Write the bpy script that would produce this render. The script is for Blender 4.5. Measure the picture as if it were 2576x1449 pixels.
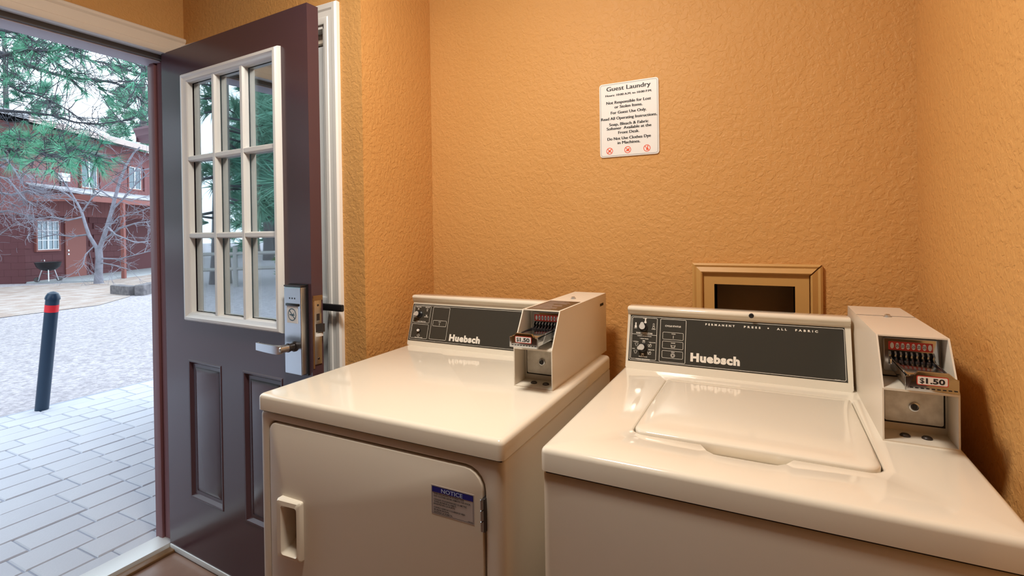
import bpy, bmesh, math, random
import numpy as np
from mathutils import Vector, Matrix
random.seed(7)
scene = bpy.context.scene
for o in list(bpy.data.objects): bpy.data.objects.remove(o)
COL = scene.collection
R = math.radians

# ------------------------------------------------------------------ camera
IW, IH = 2576, 1449
CAM = np.array([1.2213, -1.7047, 1.3009])
YAW, PITCH, ROLL = R(-26.8187), R(0.3908), R(-0.8192)
FOC, PX, PY = 1280.6352, 1287.6847, 589.883
FW = np.array([math.sin(YAW)*math.cos(PITCH), math.cos(YAW)*math.cos(PITCH), -math.sin(PITCH)])
_r = np.array([math.cos(YAW), -math.sin(YAW), 0.0]); _u = np.cross(_r, FW)
CR = math.cos(ROLL)*_r + math.sin(ROLL)*_u
CU = -math.sin(ROLL)*_r + math.cos(ROLL)*_u
cam_data = bpy.data.cameras.new('camera')
cam_data.sensor_width = 36; cam_data.lens = FOC/IW*36
cam_data.shift_x = (IW/2-PX)/IW; cam_data.shift_y = (PY-IH/2)/IW
cam_data.clip_start = .02; cam_data.clip_end = 400
cam = bpy.data.objects.new('camera', cam_data); COL.objects.link(cam)
cam.matrix_world = Matrix(((CR[0],CU[0],-FW[0],CAM[0]),(CR[1],CU[1],-FW[1],CAM[1]),(CR[2],CU[2],-FW[2],CAM[2]),(0,0,0,1)))
scene.camera = cam
# ------------------------------------------------------------------ world, exposure
world = bpy.data.worlds.new('world'); scene.world = world; world.use_nodes = True
bg = world.node_tree.nodes['Background']
bg.inputs[0].default_value = (0.74, 0.87, 1.0, 1); bg.inputs[1].default_value = 2.0
vs = scene.view_settings
vs.view_transform = 'Standard'; vs.look = 'None'; vs.exposure = 0.65; vs.gamma = 1.0
vs.use_curve_mapping = False
LAMP_STRENGTH = 74.0

def ray(u, v): return FW + (u-PX)/FOC*CR - (v-PY)/FOC*CU
def on_z(u, v, z):
    d = ray(u, v); return Vector(CAM + d*((z-CAM[2])/d[2]))
def at_depth(u, v, t): return Vector(CAM + ray(u, v)*t)

# ------------------------------------------------------------------ materials
def mat(name, col, rough=.5, metal=0, bump=None, vary=None, spec=.5, coat=0, emit=None, trans=0, ior=1.45):
    m = bpy.data.materials.new(name); m.use_nodes = True
    nt = m.node_tree; b = nt.nodes['Principled BSDF']
    b.inputs['Base Color'].default_value = (*col, 1); b.inputs['Roughness'].default_value = rough
    b.inputs['Metallic'].default_value = metal; b.inputs['Specular IOR Level'].default_value = spec
    b.inputs['Coat Weight'].default_value = coat; b.inputs['Coat Roughness'].default_value = .06
    b.inputs['Transmission Weight'].default_value = trans; b.inputs['IOR'].default_value = ior
    if emit:
        b.inputs['Emission Color'].default_value = (*emit[0], 1); b.inputs['Emission Strength'].default_value = emit[1]
    tc = nt.nodes.new('ShaderNodeTexCoord')
    if vary:   # (scale, amount, second colour)
        n = nt.nodes.new('ShaderNodeTexNoise'); n.inputs['Scale'].default_value = vary[0]; n.inputs['Detail'].default_value = 5
        nt.links.new(tc.outputs['Object'], n.inputs['Vector'])
        rmp = nt.nodes.new('ShaderNodeValToRGB'); rmp.color_ramp.elements[0].position = .35; rmp.color_ramp.elements[1].position = .68
        rmp.color_ramp.elements[0].color = (*col, 1); rmp.color_ramp.elements[1].color = (*vary[2], 1)
        mx = nt.nodes.new('ShaderNodeMixRGB'); mx.inputs[0].default_value = vary[1]; mx.inputs[1].default_value = (*col, 1)
        nt.links.new(n.outputs['Fac'], rmp.inputs[0]); nt.links.new(rmp.outputs[0], mx.inputs[2])
        nt.links.new(mx.outputs[0], b.inputs['Base Color'])
    if bump:   # (scale, strength, distance, detail)
        n = nt.nodes.new('ShaderNodeTexNoise'); n.inputs['Scale'].default_value = bump[0]
        n.inputs['Detail'].default_value = bump[3] if len(bump) > 3 else 4
        nt.links.new(tc.outputs['Object'], n.inputs['Vector'])
        bp = nt.nodes.new('ShaderNodeBump'); bp.inputs['Strength'].default_value = bump[1]; bp.inputs['Distance'].default_value = bump[2]
        nt.links.new(n.outputs['Fac'], bp.inputs['Height']); nt.links.new(bp.outputs['Normal'], b.inputs['Normal'])
    return m

def wall_paint(name, col, col2):
    """knock-down plaster: warped noise plateaus as relief"""
    m = mat(name, col, .55, vary=(2.5, .35, col2), spec=.35)
    nt = m.node_tree; b = nt.nodes['Principled BSDF']
    tc = nt.nodes.new('ShaderNodeTexCoord')
    n1 = nt.nodes.new('ShaderNodeTexNoise'); n1.inputs['Scale'].default_value = 75; n1.inputs['Detail'].default_value = 4; n1.inputs['Distortion'].default_value = .5
    n2 = nt.nodes.new('ShaderNodeTexNoise'); n2.inputs['Scale'].default_value = 190; n2.inputs['Detail'].default_value = 3
    rmp = nt.nodes.new('ShaderNodeValToRGB'); rmp.color_ramp.elements[0].position = .40; rmp.color_ramp.elements[1].position = .60
    ad = nt.nodes.new('ShaderNodeMath'); ad.operation = 'MULTIPLY_ADD'; ad.inputs[1].default_value = .35
    bp = nt.nodes.new('ShaderNodeBump'); bp.inputs['Strength'].default_value = .6; bp.inputs['Distance'].default_value = .0018
    nt.links.new(tc.outputs['Object'], n1.inputs['Vector']); nt.links.new(tc.outputs['Object'], n2.inputs['Vector'])
    nt.links.new(n1.outputs['Fac'], rmp.inputs[0]); nt.links.new(n2.outputs['Fac'], ad.inputs[0]); nt.links.new(rmp.outputs[0], ad.inputs[2])
    nt.links.new(ad.outputs[0], bp.inputs['Height']); nt.links.new(bp.outputs['Normal'], b.inputs['Normal'])
    return m

def pane_glass(name, refl, tint=(1,1,1)):
    """window glass with a set mirror share: a part reflected, the rest let through"""
    m = bpy.data.materials.new(name); m.use_nodes = True; nt = m.node_tree
    nt.nodes.remove(nt.nodes['Principled BSDF']); out = nt.nodes['Material Output']
    t = nt.nodes.new('ShaderNodeBsdfTransparent'); t.inputs[0].default_value = (*tint, 1)
    g = nt.nodes.new('ShaderNodeBsdfGlossy'); g.inputs['Roughness'].default_value = .015; g.inputs[0].default_value = (.92,.97,1,1)
    mx = nt.nodes.new('ShaderNodeMixShader'); mx.inputs[0].default_value = refl
    nt.links.new(t.outputs[0], mx.inputs[1]); nt.links.new(g.outputs[0], mx.inputs[2]); nt.links.new(mx.outputs[0], out.inputs[0])
    return m

M = {}
M['wall'] = wall_paint('orange_plaster', (.62,.318,.100), (.68,.375,.135))
M['framepaint'] = mat('orange_trim_paint', (.57,.32,.10), .45)
M['ceiling'] = mat('ceiling_tan', (.50,.42,.33), .8, bump=(80,.3,.002))  # tan tone picked for the unseen ceiling to cut fill light
M['floor'] = mat('floor_tile', (.24,.13,.09), .25, vary=(6,.7,(.34,.22,.17)))
M['cream'] = mat('cream_trim', (.80,.68,.56), .4)
M['white_trim'] = mat('white_trim', (.88,.87,.85), .35)
M['white_door'] = mat('white_door_paint', (.84,.86,.88), .4)
M['brown'] = mat('brown_door_paint', (.082,.043,.054), .20, bump=(300,.04,.001), spec=.6)  # purple of the daylight sheen is mixed into the brown
M['brown_frame'] = mat('brown_frame_paint', (.21,.085,.090), .5, bump=(60,.15,.001))
M['lavender'] = mat('outer_head_paint', (.55,.52,.60), .5)
M['rubber'] = mat('weatherstrip', (.18,.17,.16), .8)
M['alu'] = mat('threshold_metal', (.78,.77,.75), .4, .3)
M['wood_strip'] = mat('brown_wood', (.22,.11,.04), .45, vary=(30,.5,(.12,.055,.02)))
M['almond'] = mat('almond_enamel', (.82,.75,.63), .09, spec=.5, coat=.4)
M['almond_matte'] = mat('almond_enamel_satin', (.76,.68,.57), .32, spec=.45, bump=(900,.03,.0005))
M['gap'] = mat('dark_gap', (.03,.022,.015), .8)
M['panel'] = mat('charcoal_panel', (.050,.047,.040), .16, bump=(1500,.05,.0003))
M['print'] = mat('white_print', (.85,.80,.72), .5)
M['chrome'] = mat('chrome', (.50,.53,.57), .13, 1, bump=(40,.04,.002))
M['steel'] = mat('brushed_steel', (.62,.66,.70), .28, 1, bump=(120,.03,.001))
M['cap_metal'] = mat('spun_cap', (.78,.76,.72), .38, .45)
M['darksteel'] = mat('dark_steel', (.10,.09,.09), .35, .9)
M['bare_plate'] = mat('worn_vault_plate', (.74,.71,.64), .45, .2, vary=(45,.55,(.38,.33,.27)))
M['black'] = mat('black_plastic', (.012,.012,.014), .35)
M['ink'] = mat('black_ink', (.015,.013,.015), .6)
M['paper'] = mat('white_plate', (.84,.82,.80), .35)
M['greyline'] = mat('grey_border', (.30,.30,.30), .6)
M['sticker'] = mat('silver_label', (.55,.50,.48), .45, .25)
M['blue'] = mat('notice_blue', (.012,.012,.22), .5)
M['lightblue'] = mat('notice_letter', (.55,.66,.90), .5)
M['red'] = mat('red_print', (.62,.045,.03), .5)
M['orange_red'] = mat('orange_red_print', (.80,.10,.04), .5)
M['brownlabel'] = mat('brown_label', (.10,.055,.025), .45)
M['recess'] = mat('recess_grey', (.32,.25,.19), .7)
M['glass'] = pane_glass('door_glass', .5, (.72,.80,.82))  # mirror share raised to brighten the reflection
M['teal_ink'] = mat('teal_ink', (.03,.10,.15), .5)
M['lamp'] = mat('lamp_diffuser', (.9,.85,.75), .5, emit=((1.0,.93,.82), LAMP_STRENGTH))
# outdoors
M['gravel'] = mat('gravel', (.34,.31,.33), .9, vary=(22,.85,(.62,.57,.59)), bump=(45,.9,.03,6))
M['dirt'] = mat('dirt_and_needles', (.36,.27,.22), .95, vary=(3,.8,(.52,.47,.44)), bump=(25,.8,.03,6))
M['paver'] = mat('paver_grey', (.50,.505,.55), .75, vary=(1.6,.6,(.60,.605,.64)), bump=(90,.3,.003))
M['joint'] = mat('paver_joint', (.34,.36,.43), .95)
M['bollard'] = mat('bollard_blue_black', (.012,.035,.07), .35)
M['bollard_red'] = mat('bollard_red_band', (.75,.02,.03), .4)
M['siding'] = mat('red_brown_siding', (.21,.080,.080), .75, vary=(1.2,.4,(.28,.115,.11)))
M['block'] = mat('red_brown_block', (.115,.038,.042), .8, bump=(60,.25,.004))
M['redtrim'] = mat('red_trim', (.25,.085,.070), .6)
M['shingle'] = mat('grey_shingle', (.42,.42,.45), .9, vary=(6,.7,(.60,.60,.62)), bump=(30,.6,.01))
M['fascia'] = mat('tan_fascia', (.52,.42,.38), .7)
M['winframe'] = mat('white_window_frame', (.80,.82,.84), .5)
M['winglass'] = pane_glass('house_glass', .12, (.6,.7,.75))
M['curtain'] = mat('pale_curtain', (.24,.32,.35), .9)
M['room_dark'] = mat('dark_teal_blind', (.05,.12,.14), .8)
M['concrete'] = mat('pale_concrete', (.40,.42,.43), .9)
M['bark_grey'] = mat('pale_grey_bark', (.27,.265,.31), .85, vary=(9,.6,(.16,.16,.19)))
M['bark_dark'] = mat('pine_bark', (.055,.06,.075), .9, vary=(9,.6,(.11,.09,.09)))
M['bark_far'] = mat('pine_bark_far', (.20,.18,.18), .9, vary=(9,.6,(.12,.10,.11)))
M['needles'] = mat('pine_needles', (.08,.32,.21), .6, vary=(.9,.9,(.19,.50,.31)))
M['needles_far'] = mat('pine_needles_far', (.10,.28,.20), .7, vary=(.4,.9,(.23,.42,.29)))
M['shrubgreen'] = mat('shrub_leaves', (.12,.26,.07), .7, vary=(2,.8,(.25,.36,.12)))
M['timber'] = mat('old_timber', (.12,.11,.12), .9, vary=(10,.7,(.26,.24,.24)))
M['gutter'] = mat('gutter_mauve', (.20,.11,.13), .5)
M['soffit'] = mat('eave_brown', (.16,.085,.075), .7)
M['rail'] = mat('grey_rail', (.40,.38,.36), .9)

# ------------------------------------------------------------------ mesh helpers
class MB:
    def __init__(s): s.bm = bmesh.new(); s.mats = []
    def mi(s, m):
        m = M[m]
        if m not in s.mats: s.mats.append(m)
        return s.mats.index(m)
    def verts(s, pts): return [s.bm.verts.new(p) for p in pts]
    def face(s, vs_, m):
        try:
            f = s.bm.faces.new(vs_); f.material_index = s.mi(m); return f
        except ValueError: return None
    def box(s, x0, x1, y0, y1, z0, z1, m, bev=0, seg=2):
        v = s.verts([(x0,y0,z0),(x1,y0,z0),(x1,y1,z0),(x0,y1,z0),(x0,y0,z1),(x1,y0,z1),(x1,y1,z1),(x0,y1,z1)])
        fs = [s.face([v[i] for i in q], m) for q in ((3,2,1,0),(4,5,6,7),(0,1,5,4),(1,2,6,5),(2,3,7,6),(3,0,4,7))]
        if bev:
            es = set(e for f in fs for e in f.edges)
            r = bmesh.ops.bevel(s.bm, geom=list(es), offset=bev, segments=seg, profile=.5, affect='EDGES')
            for f in r['faces']: f.material_index = s.mi(m)
        return s
    def loft(s, loops, m, cap0=True, cap1=True, closed=True):
        """loops: list of equal-length 3d loops"""
        L = [s.verts(l) for l in loops]; n = len(L[0])
        for a, b in zip(L[:-1], L[1:]):
            for i in range(n if closed else n-1):
                s.face([a[i], a[(i+1) % n], b[(i+1) % n], b[i]], m)
        if cap0: s.face(L[0][::-1], m)
        if cap1: s.face(L[-1], m)
        return s
    def prism(s, prof, ax, a0, a1, m, bev=0):
        """prof: list of 2d points in the two other axes (in xyz order); ax 0/1/2"""
        def p3(p, a):
            q = list(p); q.insert(ax, a); return tuple(q)
        v0 = s.verts([p3(p, a0) for p in prof]); v1 = s.verts([p3(p, a1) for p in prof]); n = len(prof)
        fs = [s.face([v0[i], v0[(i+1) % n], v1[(i+1) % n], v1[i]], m) for i in range(n)]
        c0 = s.face(v0[::-1], m); c1 = s.face(v1, m)
        if bev:
            es = list(set(list(c0.edges)+list(c1.edges)))
            r = bmesh.ops.bevel(s.bm, geom=es, offset=bev, segments=2, profile=.5, affect='EDGES')
            for f in r['faces']: f.material_index = s.mi(m)
        return s
    def tube(s, pts, rads, m, n=8, cap=True):
        pts = [Vector(p) for p in pts]
        if not isinstance(rads, (list, tuple)): rads = [rads]*len(pts)
        loops = []; e = None
        for i, p in enumerate(pts):
            t = (pts[min(i+1, len(pts)-1)]-pts[max(i-1, 0)]).normalized()
            if e is None: e = t.orthogonal().normalized()
            e = (e-t*e.dot(t)).normalized(); f = t.cross(e)
            loops.append([p+(e*math.cos(k*2*math.pi/n)+f*math.sin(k*2*math.pi/n))*rads[i] for k in range(n)])
        return s.loft(loops, m, cap, cap)
    def lathe(s, c, prof, m, n=20, ax='z'):
        """prof list of (r, h) along the axis from centre c"""
        c = Vector(c)
        def pt(r, h, k):
            a = 2*math.pi*k/n; x, y = r*math.cos(a), r*math.sin(a)
            if ax == 'z': return c+Vector((x, y, h))
            if ax == 'y': return c+Vector((x, -h, y))     # h points to -y
            return c+Vector((h, x, y))
        s.loft([[pt(r, h, k) for k in range(n)] for r, h in prof], m)
        return s
    def build(s, name, parent=None, off=None, kind=None, smooth=28, label=None, cat=None, group=None):
        me = bpy.data.meshes.new(name); o = bpy.data.objects.new(name, me); COL.objects.link(o)
        bmesh.ops.recalc_face_normals(s.bm, faces=s.bm.faces[:])
        if parent is not None:
            if off is None:
                rt = parent
                while rt.parent: rt = rt.parent
                off = rt.location if rt.get('world_coords') else None
            if off is not None: bmesh.ops.translate(s.bm, verts=s.bm.verts[:], vec=-Vector(off))
            o.parent = parent
        else:
            if off is None:
                cs = [v.co for v in s.bm.verts]
                xs = [c.x for c in cs]; ys = [c.y for c in cs]; zs = [c.z for c in cs]
                off = Vector(((min(xs)+max(xs))/2, (min(ys)+max(ys))/2, min(zs)))
            bmesh.ops.translate(s.bm, verts=s.bm.verts[:], vec=-Vector(off)); o.location = off
            o['world_coords'] = 1
        s.bm.to_mesh(me); s.bm.free()
        for m in s.mats: me.materials.append(m)
        if smooth:
            me.polygons.foreach_set('use_smooth', [True]*len(me.polygons)); me.set_sharp_from_angle(angle=R(smooth))
        tag(o, label, cat, group, kind)
        return o

def tag(o, label=None, cat=None, group=None, kind=None):
    if label: o['label'] = label
    if cat: o['category'] = cat
    if group: o['group'] = group
    if kind: o['kind'] = kind
    return o
def thing(name, loc, label, cat, group=None, rotz=0, world_coords=True, kind=None):
    o = bpy.data.objects.new(name, None); COL.objects.link(o); o.location = loc; o.rotation_euler = (0,0,rotz); o.empty_display_size = .1
    if world_coords: o['world_coords'] = 1
    return tag(o, label, cat, group, kind)
def copy_obj(src, parent=None, loc=None, rot=None, scale=None):
    c = src.copy(); COL.objects.link(c); c.parent = parent
    if loc is not None: c.location = loc
    if rot is not None: c.rotation_euler = rot
    if scale is not None: c.scale = scale
    return c

def rrect(x0, x1, y0, y1, r, n=5):
    """rounded rectangle, counter-clockwise; r scalar or (bl, br, tr, tl)"""
    if not isinstance(r, (list, tuple)): r = (r,)*4
    pts = []
    for (cx, cy, a0, rr) in ((x0+r[0], y0+r[0], 180, r[0]), (x1-r[1], y0+r[1], 270, r[1]), (x1-r[2], y1-r[2], 0, r[2]), (x0+r[3], y1-r[3], 90, r[3])):
        for k in range(n):
            a = R(a0+90*k/(n-1)); pts.append((cx+rr*math.cos(a), cy+rr*math.sin(a)))
    return pts

class GFX:
    """flat print: 2d shapes mapped on a plane by fn(x, y, height)"""
    def __init__(s, mb, fn): s.mb = mb; s.fn = fn
    def poly(s, pts, m, h=.0003): s.mb.face(s.mb.verts([s.fn(x, y, h) for x, y in pts]), m)
    def rect(s, x0, x1, y0, y1, m, r=0, h=.0003):
        s.poly(rrect(x0, x1, y0, y1, r) if r else [(x0,y0),(x1,y0),(x1,y1),(x0,y1)], m, h)
    def ring(s, outer, inner, m, h=.0003):
        a = s.mb.verts([s.fn(x, y, h) for x, y in outer]); b = s.mb.verts([s.fn(x, y, h) for x, y in inner]); n = len(a)
        for i in range(n): s.mb.face([a[i], a[(i+1) % n], b[(i+1) % n], b[i]], m)
    def rbox(s, x0, x1, y0, y1, r, w, m, h=.0003):
        s.ring(rrect(x0, x1, y0, y1, r), rrect(x0+w, x1-w, y0+w, y1-w, max(r-w, .0002)), m, h)
    def disc(s, x, y, r, m, h=.0003, n=20, ry=None):
        s.poly([(x+r*math.cos(2*math.pi*k/n), y+(ry or r)*math.sin(2*math.pi*k/n)) for k in range(n)], m, h)
    def circ(s, x, y, r, w, m, h=.0003, n=24):
        f = lambda q: [(x+q*math.cos(2*math.pi*k/n), y+q*math.sin(2*math.pi*k/n)) for k in range(n)]
        s.ring(f(r), f(r-w), m, h)
    def line(s, a, b, w, m, h=.0003):
        dx, dy = b[0]-a[0], b[1]-a[1]; l = math.hypot(dx, dy); nx, ny = -dy/l*w/2, dx/l*w/2
        s.poly([(a[0]+nx,a[1]+ny),(a[0]-nx,a[1]-ny),(b[0]-nx,b[1]-ny),(b[0]+nx,b[1]+ny)], m, h)
    def text(s, txt, x, y, m, width=None, height=None, align='c', bold=0, h=.0004, space=1.0):
        """x, y: centre (or left) and baseline; height: height of the bounding box of a capital"""
        cu = bpy.data.curves.new('t', 'FONT'); cu.body = txt; cu.size = 1; cu.offset = bold; cu.space_character = space; cu.resolution_u = 3
        ob = bpy.data.objects.new('t', cu); me = ob.to_mesh()
        co = np.zeros(len(me.vertices)*3); me.vertices.foreach_get('co', co); co = co.reshape(-1, 3)
        x0, x1 = co[:,0].min(), co[:,0].max()
        sy = (height or .01)/.73
        sx = width/(x1-x0) if width else sy
        if not height: sy = sx
        ox = x-(x1+x0)/2*sx if align == 'c' else x-x0*sx
        vv = s.mb.verts([s.fn(ox+c[0]*sx, y+c[1]*sy, h) for c in co])
        for p in me.polygons: s.mb.face([vv[i] for i in p.vertices], m)
        ob.to_mesh_clear(); bpy.data.objects.remove(ob); bpy.data.curves.remove(cu)

# ================================================================== THE ROOM
XE, XR, YC = -.9896, 1.5762, -.3939
YN, ZC = -5.6, 2.44  # unseen end of the room set back to cut bounce on machine fronts
DY0, DY1, DZ = -1.42, -.42, 2.075          # door opening in the left wall
XF = 4.6; YW = -1.15  # right wall cut short, room widened out of view to cut bounce
b = MB(); b.box(XE-.02, XR+.1, YW, .1, -.05, 0, 'floor'); b.box(XE-.02, XF, YN-.1, YW, -.05, 0, 'floor'); b.build('floor', kind='structure')
b = MB(); b.box(-1.14, XF+.12, YN-.12, .12, ZC, ZC+.12, 'ceiling'); b.build('ceiling', kind='structure')
b = MB()
b.box(-1.14, XE, YN-.12, DY0, -.05, ZC, 'wall'); b.box(-1.14, XE, DY1, .12, -.05, ZC, 'wall'); b.box(-1.14, XE, DY0, DY1, DZ, ZC, 'wall')
b.build('wall_left', kind='structure', smooth=0)
b = MB()      # back wall with the opening of the recessed box
HX0, HX1, HZ0, HZ1 = 1.067, 1.287, .93, 1.127
b.box(0, HX0, 0, .12, -.05, ZC, 'wall'); b.box(HX1, XR+.12, 0, .12, -.05, ZC, 'wall')
b.box(HX0, HX1, 0, .12, -.05, HZ0, 'wall'); b.box(HX0, HX1, 0, .12, HZ1, ZC, 'wall')
b.build('wall_back', kind='structure', smooth=0)
b = MB(); b.box(XR, XR+.12, YW, 0, -.05, ZC, 'wall'); b.build('wall_right', kind='structure', smooth=0)
b = MB(); b.box(XR+.12, XF+.12, YW, YW+.12, -.05, ZC, 'wall'); b.build('wall_added_jog', kind='structure', smooth=0)  # unseen walls of the widening, added to keep bounce off the machines
b = MB(); b.box(XF, XF+.12, YN-.12, YW, -.05, ZC, 'wall'); b.build('wall_added_side', kind='structure', smooth=0)
b = MB(); b.box(XE, XF, YN-.12, YN, -.05, ZC, 'wall'); b.build('wall_front', kind='structure', smooth=0)
CX0, CX1, CZ1 = -.92, -.163, 2.035          # closet opening in the alcove wall
b = MB()
b.box(XE, CX0, YC, YC+.1, -.05, ZC, 'wall'); b.box(CX1, -.1, YC, YC+.1, -.05, ZC, 'wall')
b.box(CX0, CX1, YC, YC+.1, CZ1, ZC, 'wall')
b.build('wall_alcove', kind='structure', smooth=0)
b = MB(); b.box(-.1, 0, YC, .12, -.05, ZC, 'wall'); b.build('wall_return', kind='structure', smooth=0)
b = MB(); b.box(-.9896, -.1, .1, .12, -.05, ZC, 'white_door'); b.build('wall_closet_back', kind='structure', smooth=0)

# closet casing (profiled, mitred) and its white door
def casing(b, x0, x1, z1, w, y, m):
    """three-sided casing around opening x0..x1 up to z1 on a wall facing -y"""
    prof = [(0,0),(0,-.010),(w*.12,-.014),(w*.30,-.014),(w*.34,-.011),(w*.62,-.013),(w*.70,-.018),(w*.92,-.020),(w,-.014),(w,0)]
    loops = []
    for (cx, cz, dx, dz) in ((x0, 0, -1, 0), (x0, z1, -1, 1), (x1, z1, 1, 1), (x1, 0, 1, 0)):
        loops.append([(cx+dx*p, y+q, cz+dz*p) for p, q in prof])
    b.loft(loops, m)
b = MB(); casing(b, CX0, CX1, CZ1, .066, YC, 'white_trim')
b.box(CX1-.012, CX1, YC-.002, YC+.1, 0, CZ1, 'white_trim'); b.box(CX0, CX0+.012, YC-.002, YC+.1, 0, CZ1, 'white_trim')
b.box(CX0, CX1, YC-.002, YC+.1, CZ1-.012, CZ1, 'white_trim')
b.box(CX0, CX1, YC+.035, YC+.06, CZ1-.045, CZ1-.012, 'cream', .004)
b.build('trim_1', kind='structure', label='white moulded casing around the closet door behind the brown door')
b = MB(); b.box(CX0+.014, CX1-.014, YC+.045, YC+.08, .01, CZ1-.05, 'white_door', .003)
d2 = b.build('door_2', kind='structure', label='flat white closet door behind the open brown door')
b = MB(); b.box(-.30, -.20, YC+.035, YC+.045, 1.035, 1.07, 'white_door', .003); b.build('pull_rail', d2)

# entry door frame: jambs, head, casing, threshold
b = MB()
b.box(-1.155, -1.045, DY1-.032, DY1, 0, DZ, 'brown_frame', .002); b.box(-1.045, XE, DY1-.006, DY1, 0, DZ, 'brown_frame')
b.box(-1.12, -1.085, DY1-.044, DY1-.032, .02, DZ-.04, 'brown_frame', .003)
b.build('trim_2', kind='structure', label='brown painted hinge-side jamb of the entry doorway')
b = MB(); b.box(-1.155, XE, DY0, DY0+.03, 0, DZ, 'brown_frame', .002)
b.build('trim_3', kind='structure', label='brown painted strike-side jamb of the entry doorway')
b = MB()
b.box(-1.155, -1.05, DY0+.03, DY1-.032, DZ-.045, DZ, 'lavender', .002)
b.box(-1.05, -1.035, DY0+.03, DY1-.032, DZ-.040, DZ-.008, 'rubber', .003)
b.box(-1.035, XE, DY0+.03, DY1-.006, DZ-.022, DZ, 'white_trim', .004)
b.build('trim_4', kind='structure', label='door head with grey weatherstrip above the entry doorway')
b = MB()
prof = [(XE,2.05),(XE+.012,2.05),(XE+.016,2.058),(XE+.016,2.072),(XE+.012,2.076),(XE+.013,2.11),(XE+.018,2.118),(XE+.018,2.128),(XE+.010,2.133),(XE,2.133)]
b.prism([(p[0], p[1]) for p in prof], 1, DY0-.08, YC-.001, 'cream')
b.build('trim_5', kind='structure', label='cream casing board above the entry doorway')
b = MB(); b.prism([(-1.15,-.05),(-1.15,.004),(-1.12,.020),(-1.02,.022),(-1.01,.0),(-1.01,-.05)], 1, DY0+.03, DY1-.032, 'alu')
th = b.build('threshold', kind='structure', label='pale metal threshold of the entry doorway')
b = MB(); b.box(-1.01, -.972, DY0+.03, DY1-.05, 0, .012, 'wood_strip', .003); b.build('wood_strip', th)

# ------------------------------------------------------------------ entry door (local: x from hinge, y into wall, z up)
door = thing('door_1', (-1.0119, -.4731, 0), 'open dark brown entry door with nine-pane window and electronic lock', None, rotz=R(-3.13), world_coords=False, kind='structure')
DW, DT, DB, DTOP = .9027, .044, .0143, 2.0518
LU0, LU1, LZ0, LZ1 = .19, .762, .982, 1.92
P1, P2, PZ0, PZ1 = (.164, .391), (.523, .751), .258, .810
b = MB()
U = [0, .164, .19, .391, .523, .751, .762, DW]; Zs = [DB, PZ0, PZ1, LZ0, LZ1, DTOP]
def inr(a0, a1, lo, hi): return a0 >= lo-1e-6 and a1 <= hi+1e-6
for i in range(len(U)-1):
    for j in range(len(Zs)-1):
        u0, u1, z0, z1 = U[i], U[i+1], Zs[j], Zs[j+1]
        if inr(u0, u1, LU0, LU1) and inr(z0, z1, LZ0, LZ1): continue
        back = [(u0,DT,z0),(u0,DT,z1),(u1,DT,z1),(u1,DT,z0)]; b.face(b.verts(back), 'brown')
        if inr(z0, z1, PZ0, PZ1) and (inr(u0, u1, *P1) or inr(u0, u1, *P2)): continue
        b.face(b.verts([(u0,0,z0),(u1,0,z0),(u1,0,z1),(u0,0,z1)]), 'brown')
def ring4(u0, u1, z0, z1, y, i): return [(u0+i,y,z0+i),(u1-i,y,z0+i),(u1-i,y,z1-i),(u0+i,y,z1-i)]
for (u0, u1) in (P1, P2):
    b.loft([ring4(u0, u1, PZ0, PZ1, y, i) for y, i in ((0,0),(-.003,.004),(-.002,.009),(.009,.018),(.010,.030),(.003,.052))], 'brown', cap0=False)
b.loft([[(0,0,DB),(DW,0,DB),(DW,0,DTOP),(0,0,DTOP)],[(0,DT,DB),(DW,DT,DB),(DW,DT,DTOP),(0,DT,DTOP)]], 'brown', False, False)
b.loft([[(LU0,0,LZ0),(LU1,0,LZ0),(LU1,0,LZ1),(LU0,0,LZ1)],[(LU0,DT,LZ0),(LU1,DT,LZ0),(LU1,DT,LZ1),(LU0,DT,LZ1)]], 'brown', False, False)
bmesh.ops.remove_doubles(b.bm, verts=b.bm.verts[:], dist=1e-5)
b.build('slab', door, label='dark brown steel door slab with two raised panels', smooth=20)
# window frame of the door, both sides
def lite(b, y0, sg):
    prof = [(0,0),(.002,-.012),(.008,-.020),(.017,-.021),(.024,-.015),(.030,-.013),(.036,-.006),(.036,.012)]
    o = (.170, .768, .965, 1.937)
    loops = []
    for (cx, cz, dx, dz) in ((o[0],o[2],1,1),(o[1],o[2],-1,1),(o[1],o[3],-1,-1),(o[0],o[3],1,-1)):
        loops.append([(cx+dx*p, y0+sg*q, cz+dz*p) for p, q in prof])
    loops.append(loops[0]); b.loft(loops, 'white_trim', False, False, closed=False)
b = MB(); lite(b, 0, 1); lite(b, DT, -1); b.build('window_frame', door, label='white window frame of the brown door', smooth=35)
GU0, GU1, GZ0, GZ1 = .206, .732, 1.001, 1.901
us = [GU0+(GU1-GU0)*k/3 for k in range(4)]; zs = [GZ0, 1.301, 1.602, GZ1]
def mprof(c, w, y0): return [(c-w/2,y0+.012),(c-w/2,y0-.002),(c-w*.3,y0-.010),(c+w*.3,y0-.010),(c+w/2,y0-.002),(c+w/2,y0+.012)]
for u in us[1:3]:
    b = MB(); b.prism(mprof(u, .022, 0), 2, GZ0-.005, GZ1+.005, 'white_trim')
    b.prism([(x, DT-y) for x, y in mprof(u, .022, 0)], 2, GZ0-.005, GZ1+.005, 'white_trim'); b.build('muntin', door)
for z in zs[1:3]:
    b = MB()
    for sg, y0 in ((1,0),(-1,DT)):
        b.prism([(y0+sg*(y+.001), zz) for zz, y in mprof(z, .022, 0)], 0, GU0-.005, GU1+.005, 'white_trim')
    b.build('muntin', door)
for i in range(3):
    for j in range(3):
        b = MB(); b.box(us[i]+.002, us[i+1]-.002, .015, .019, zs[j]+.002, zs[j+1]-.002, 'glass'); b.build('pane', door, smooth=0)
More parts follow.
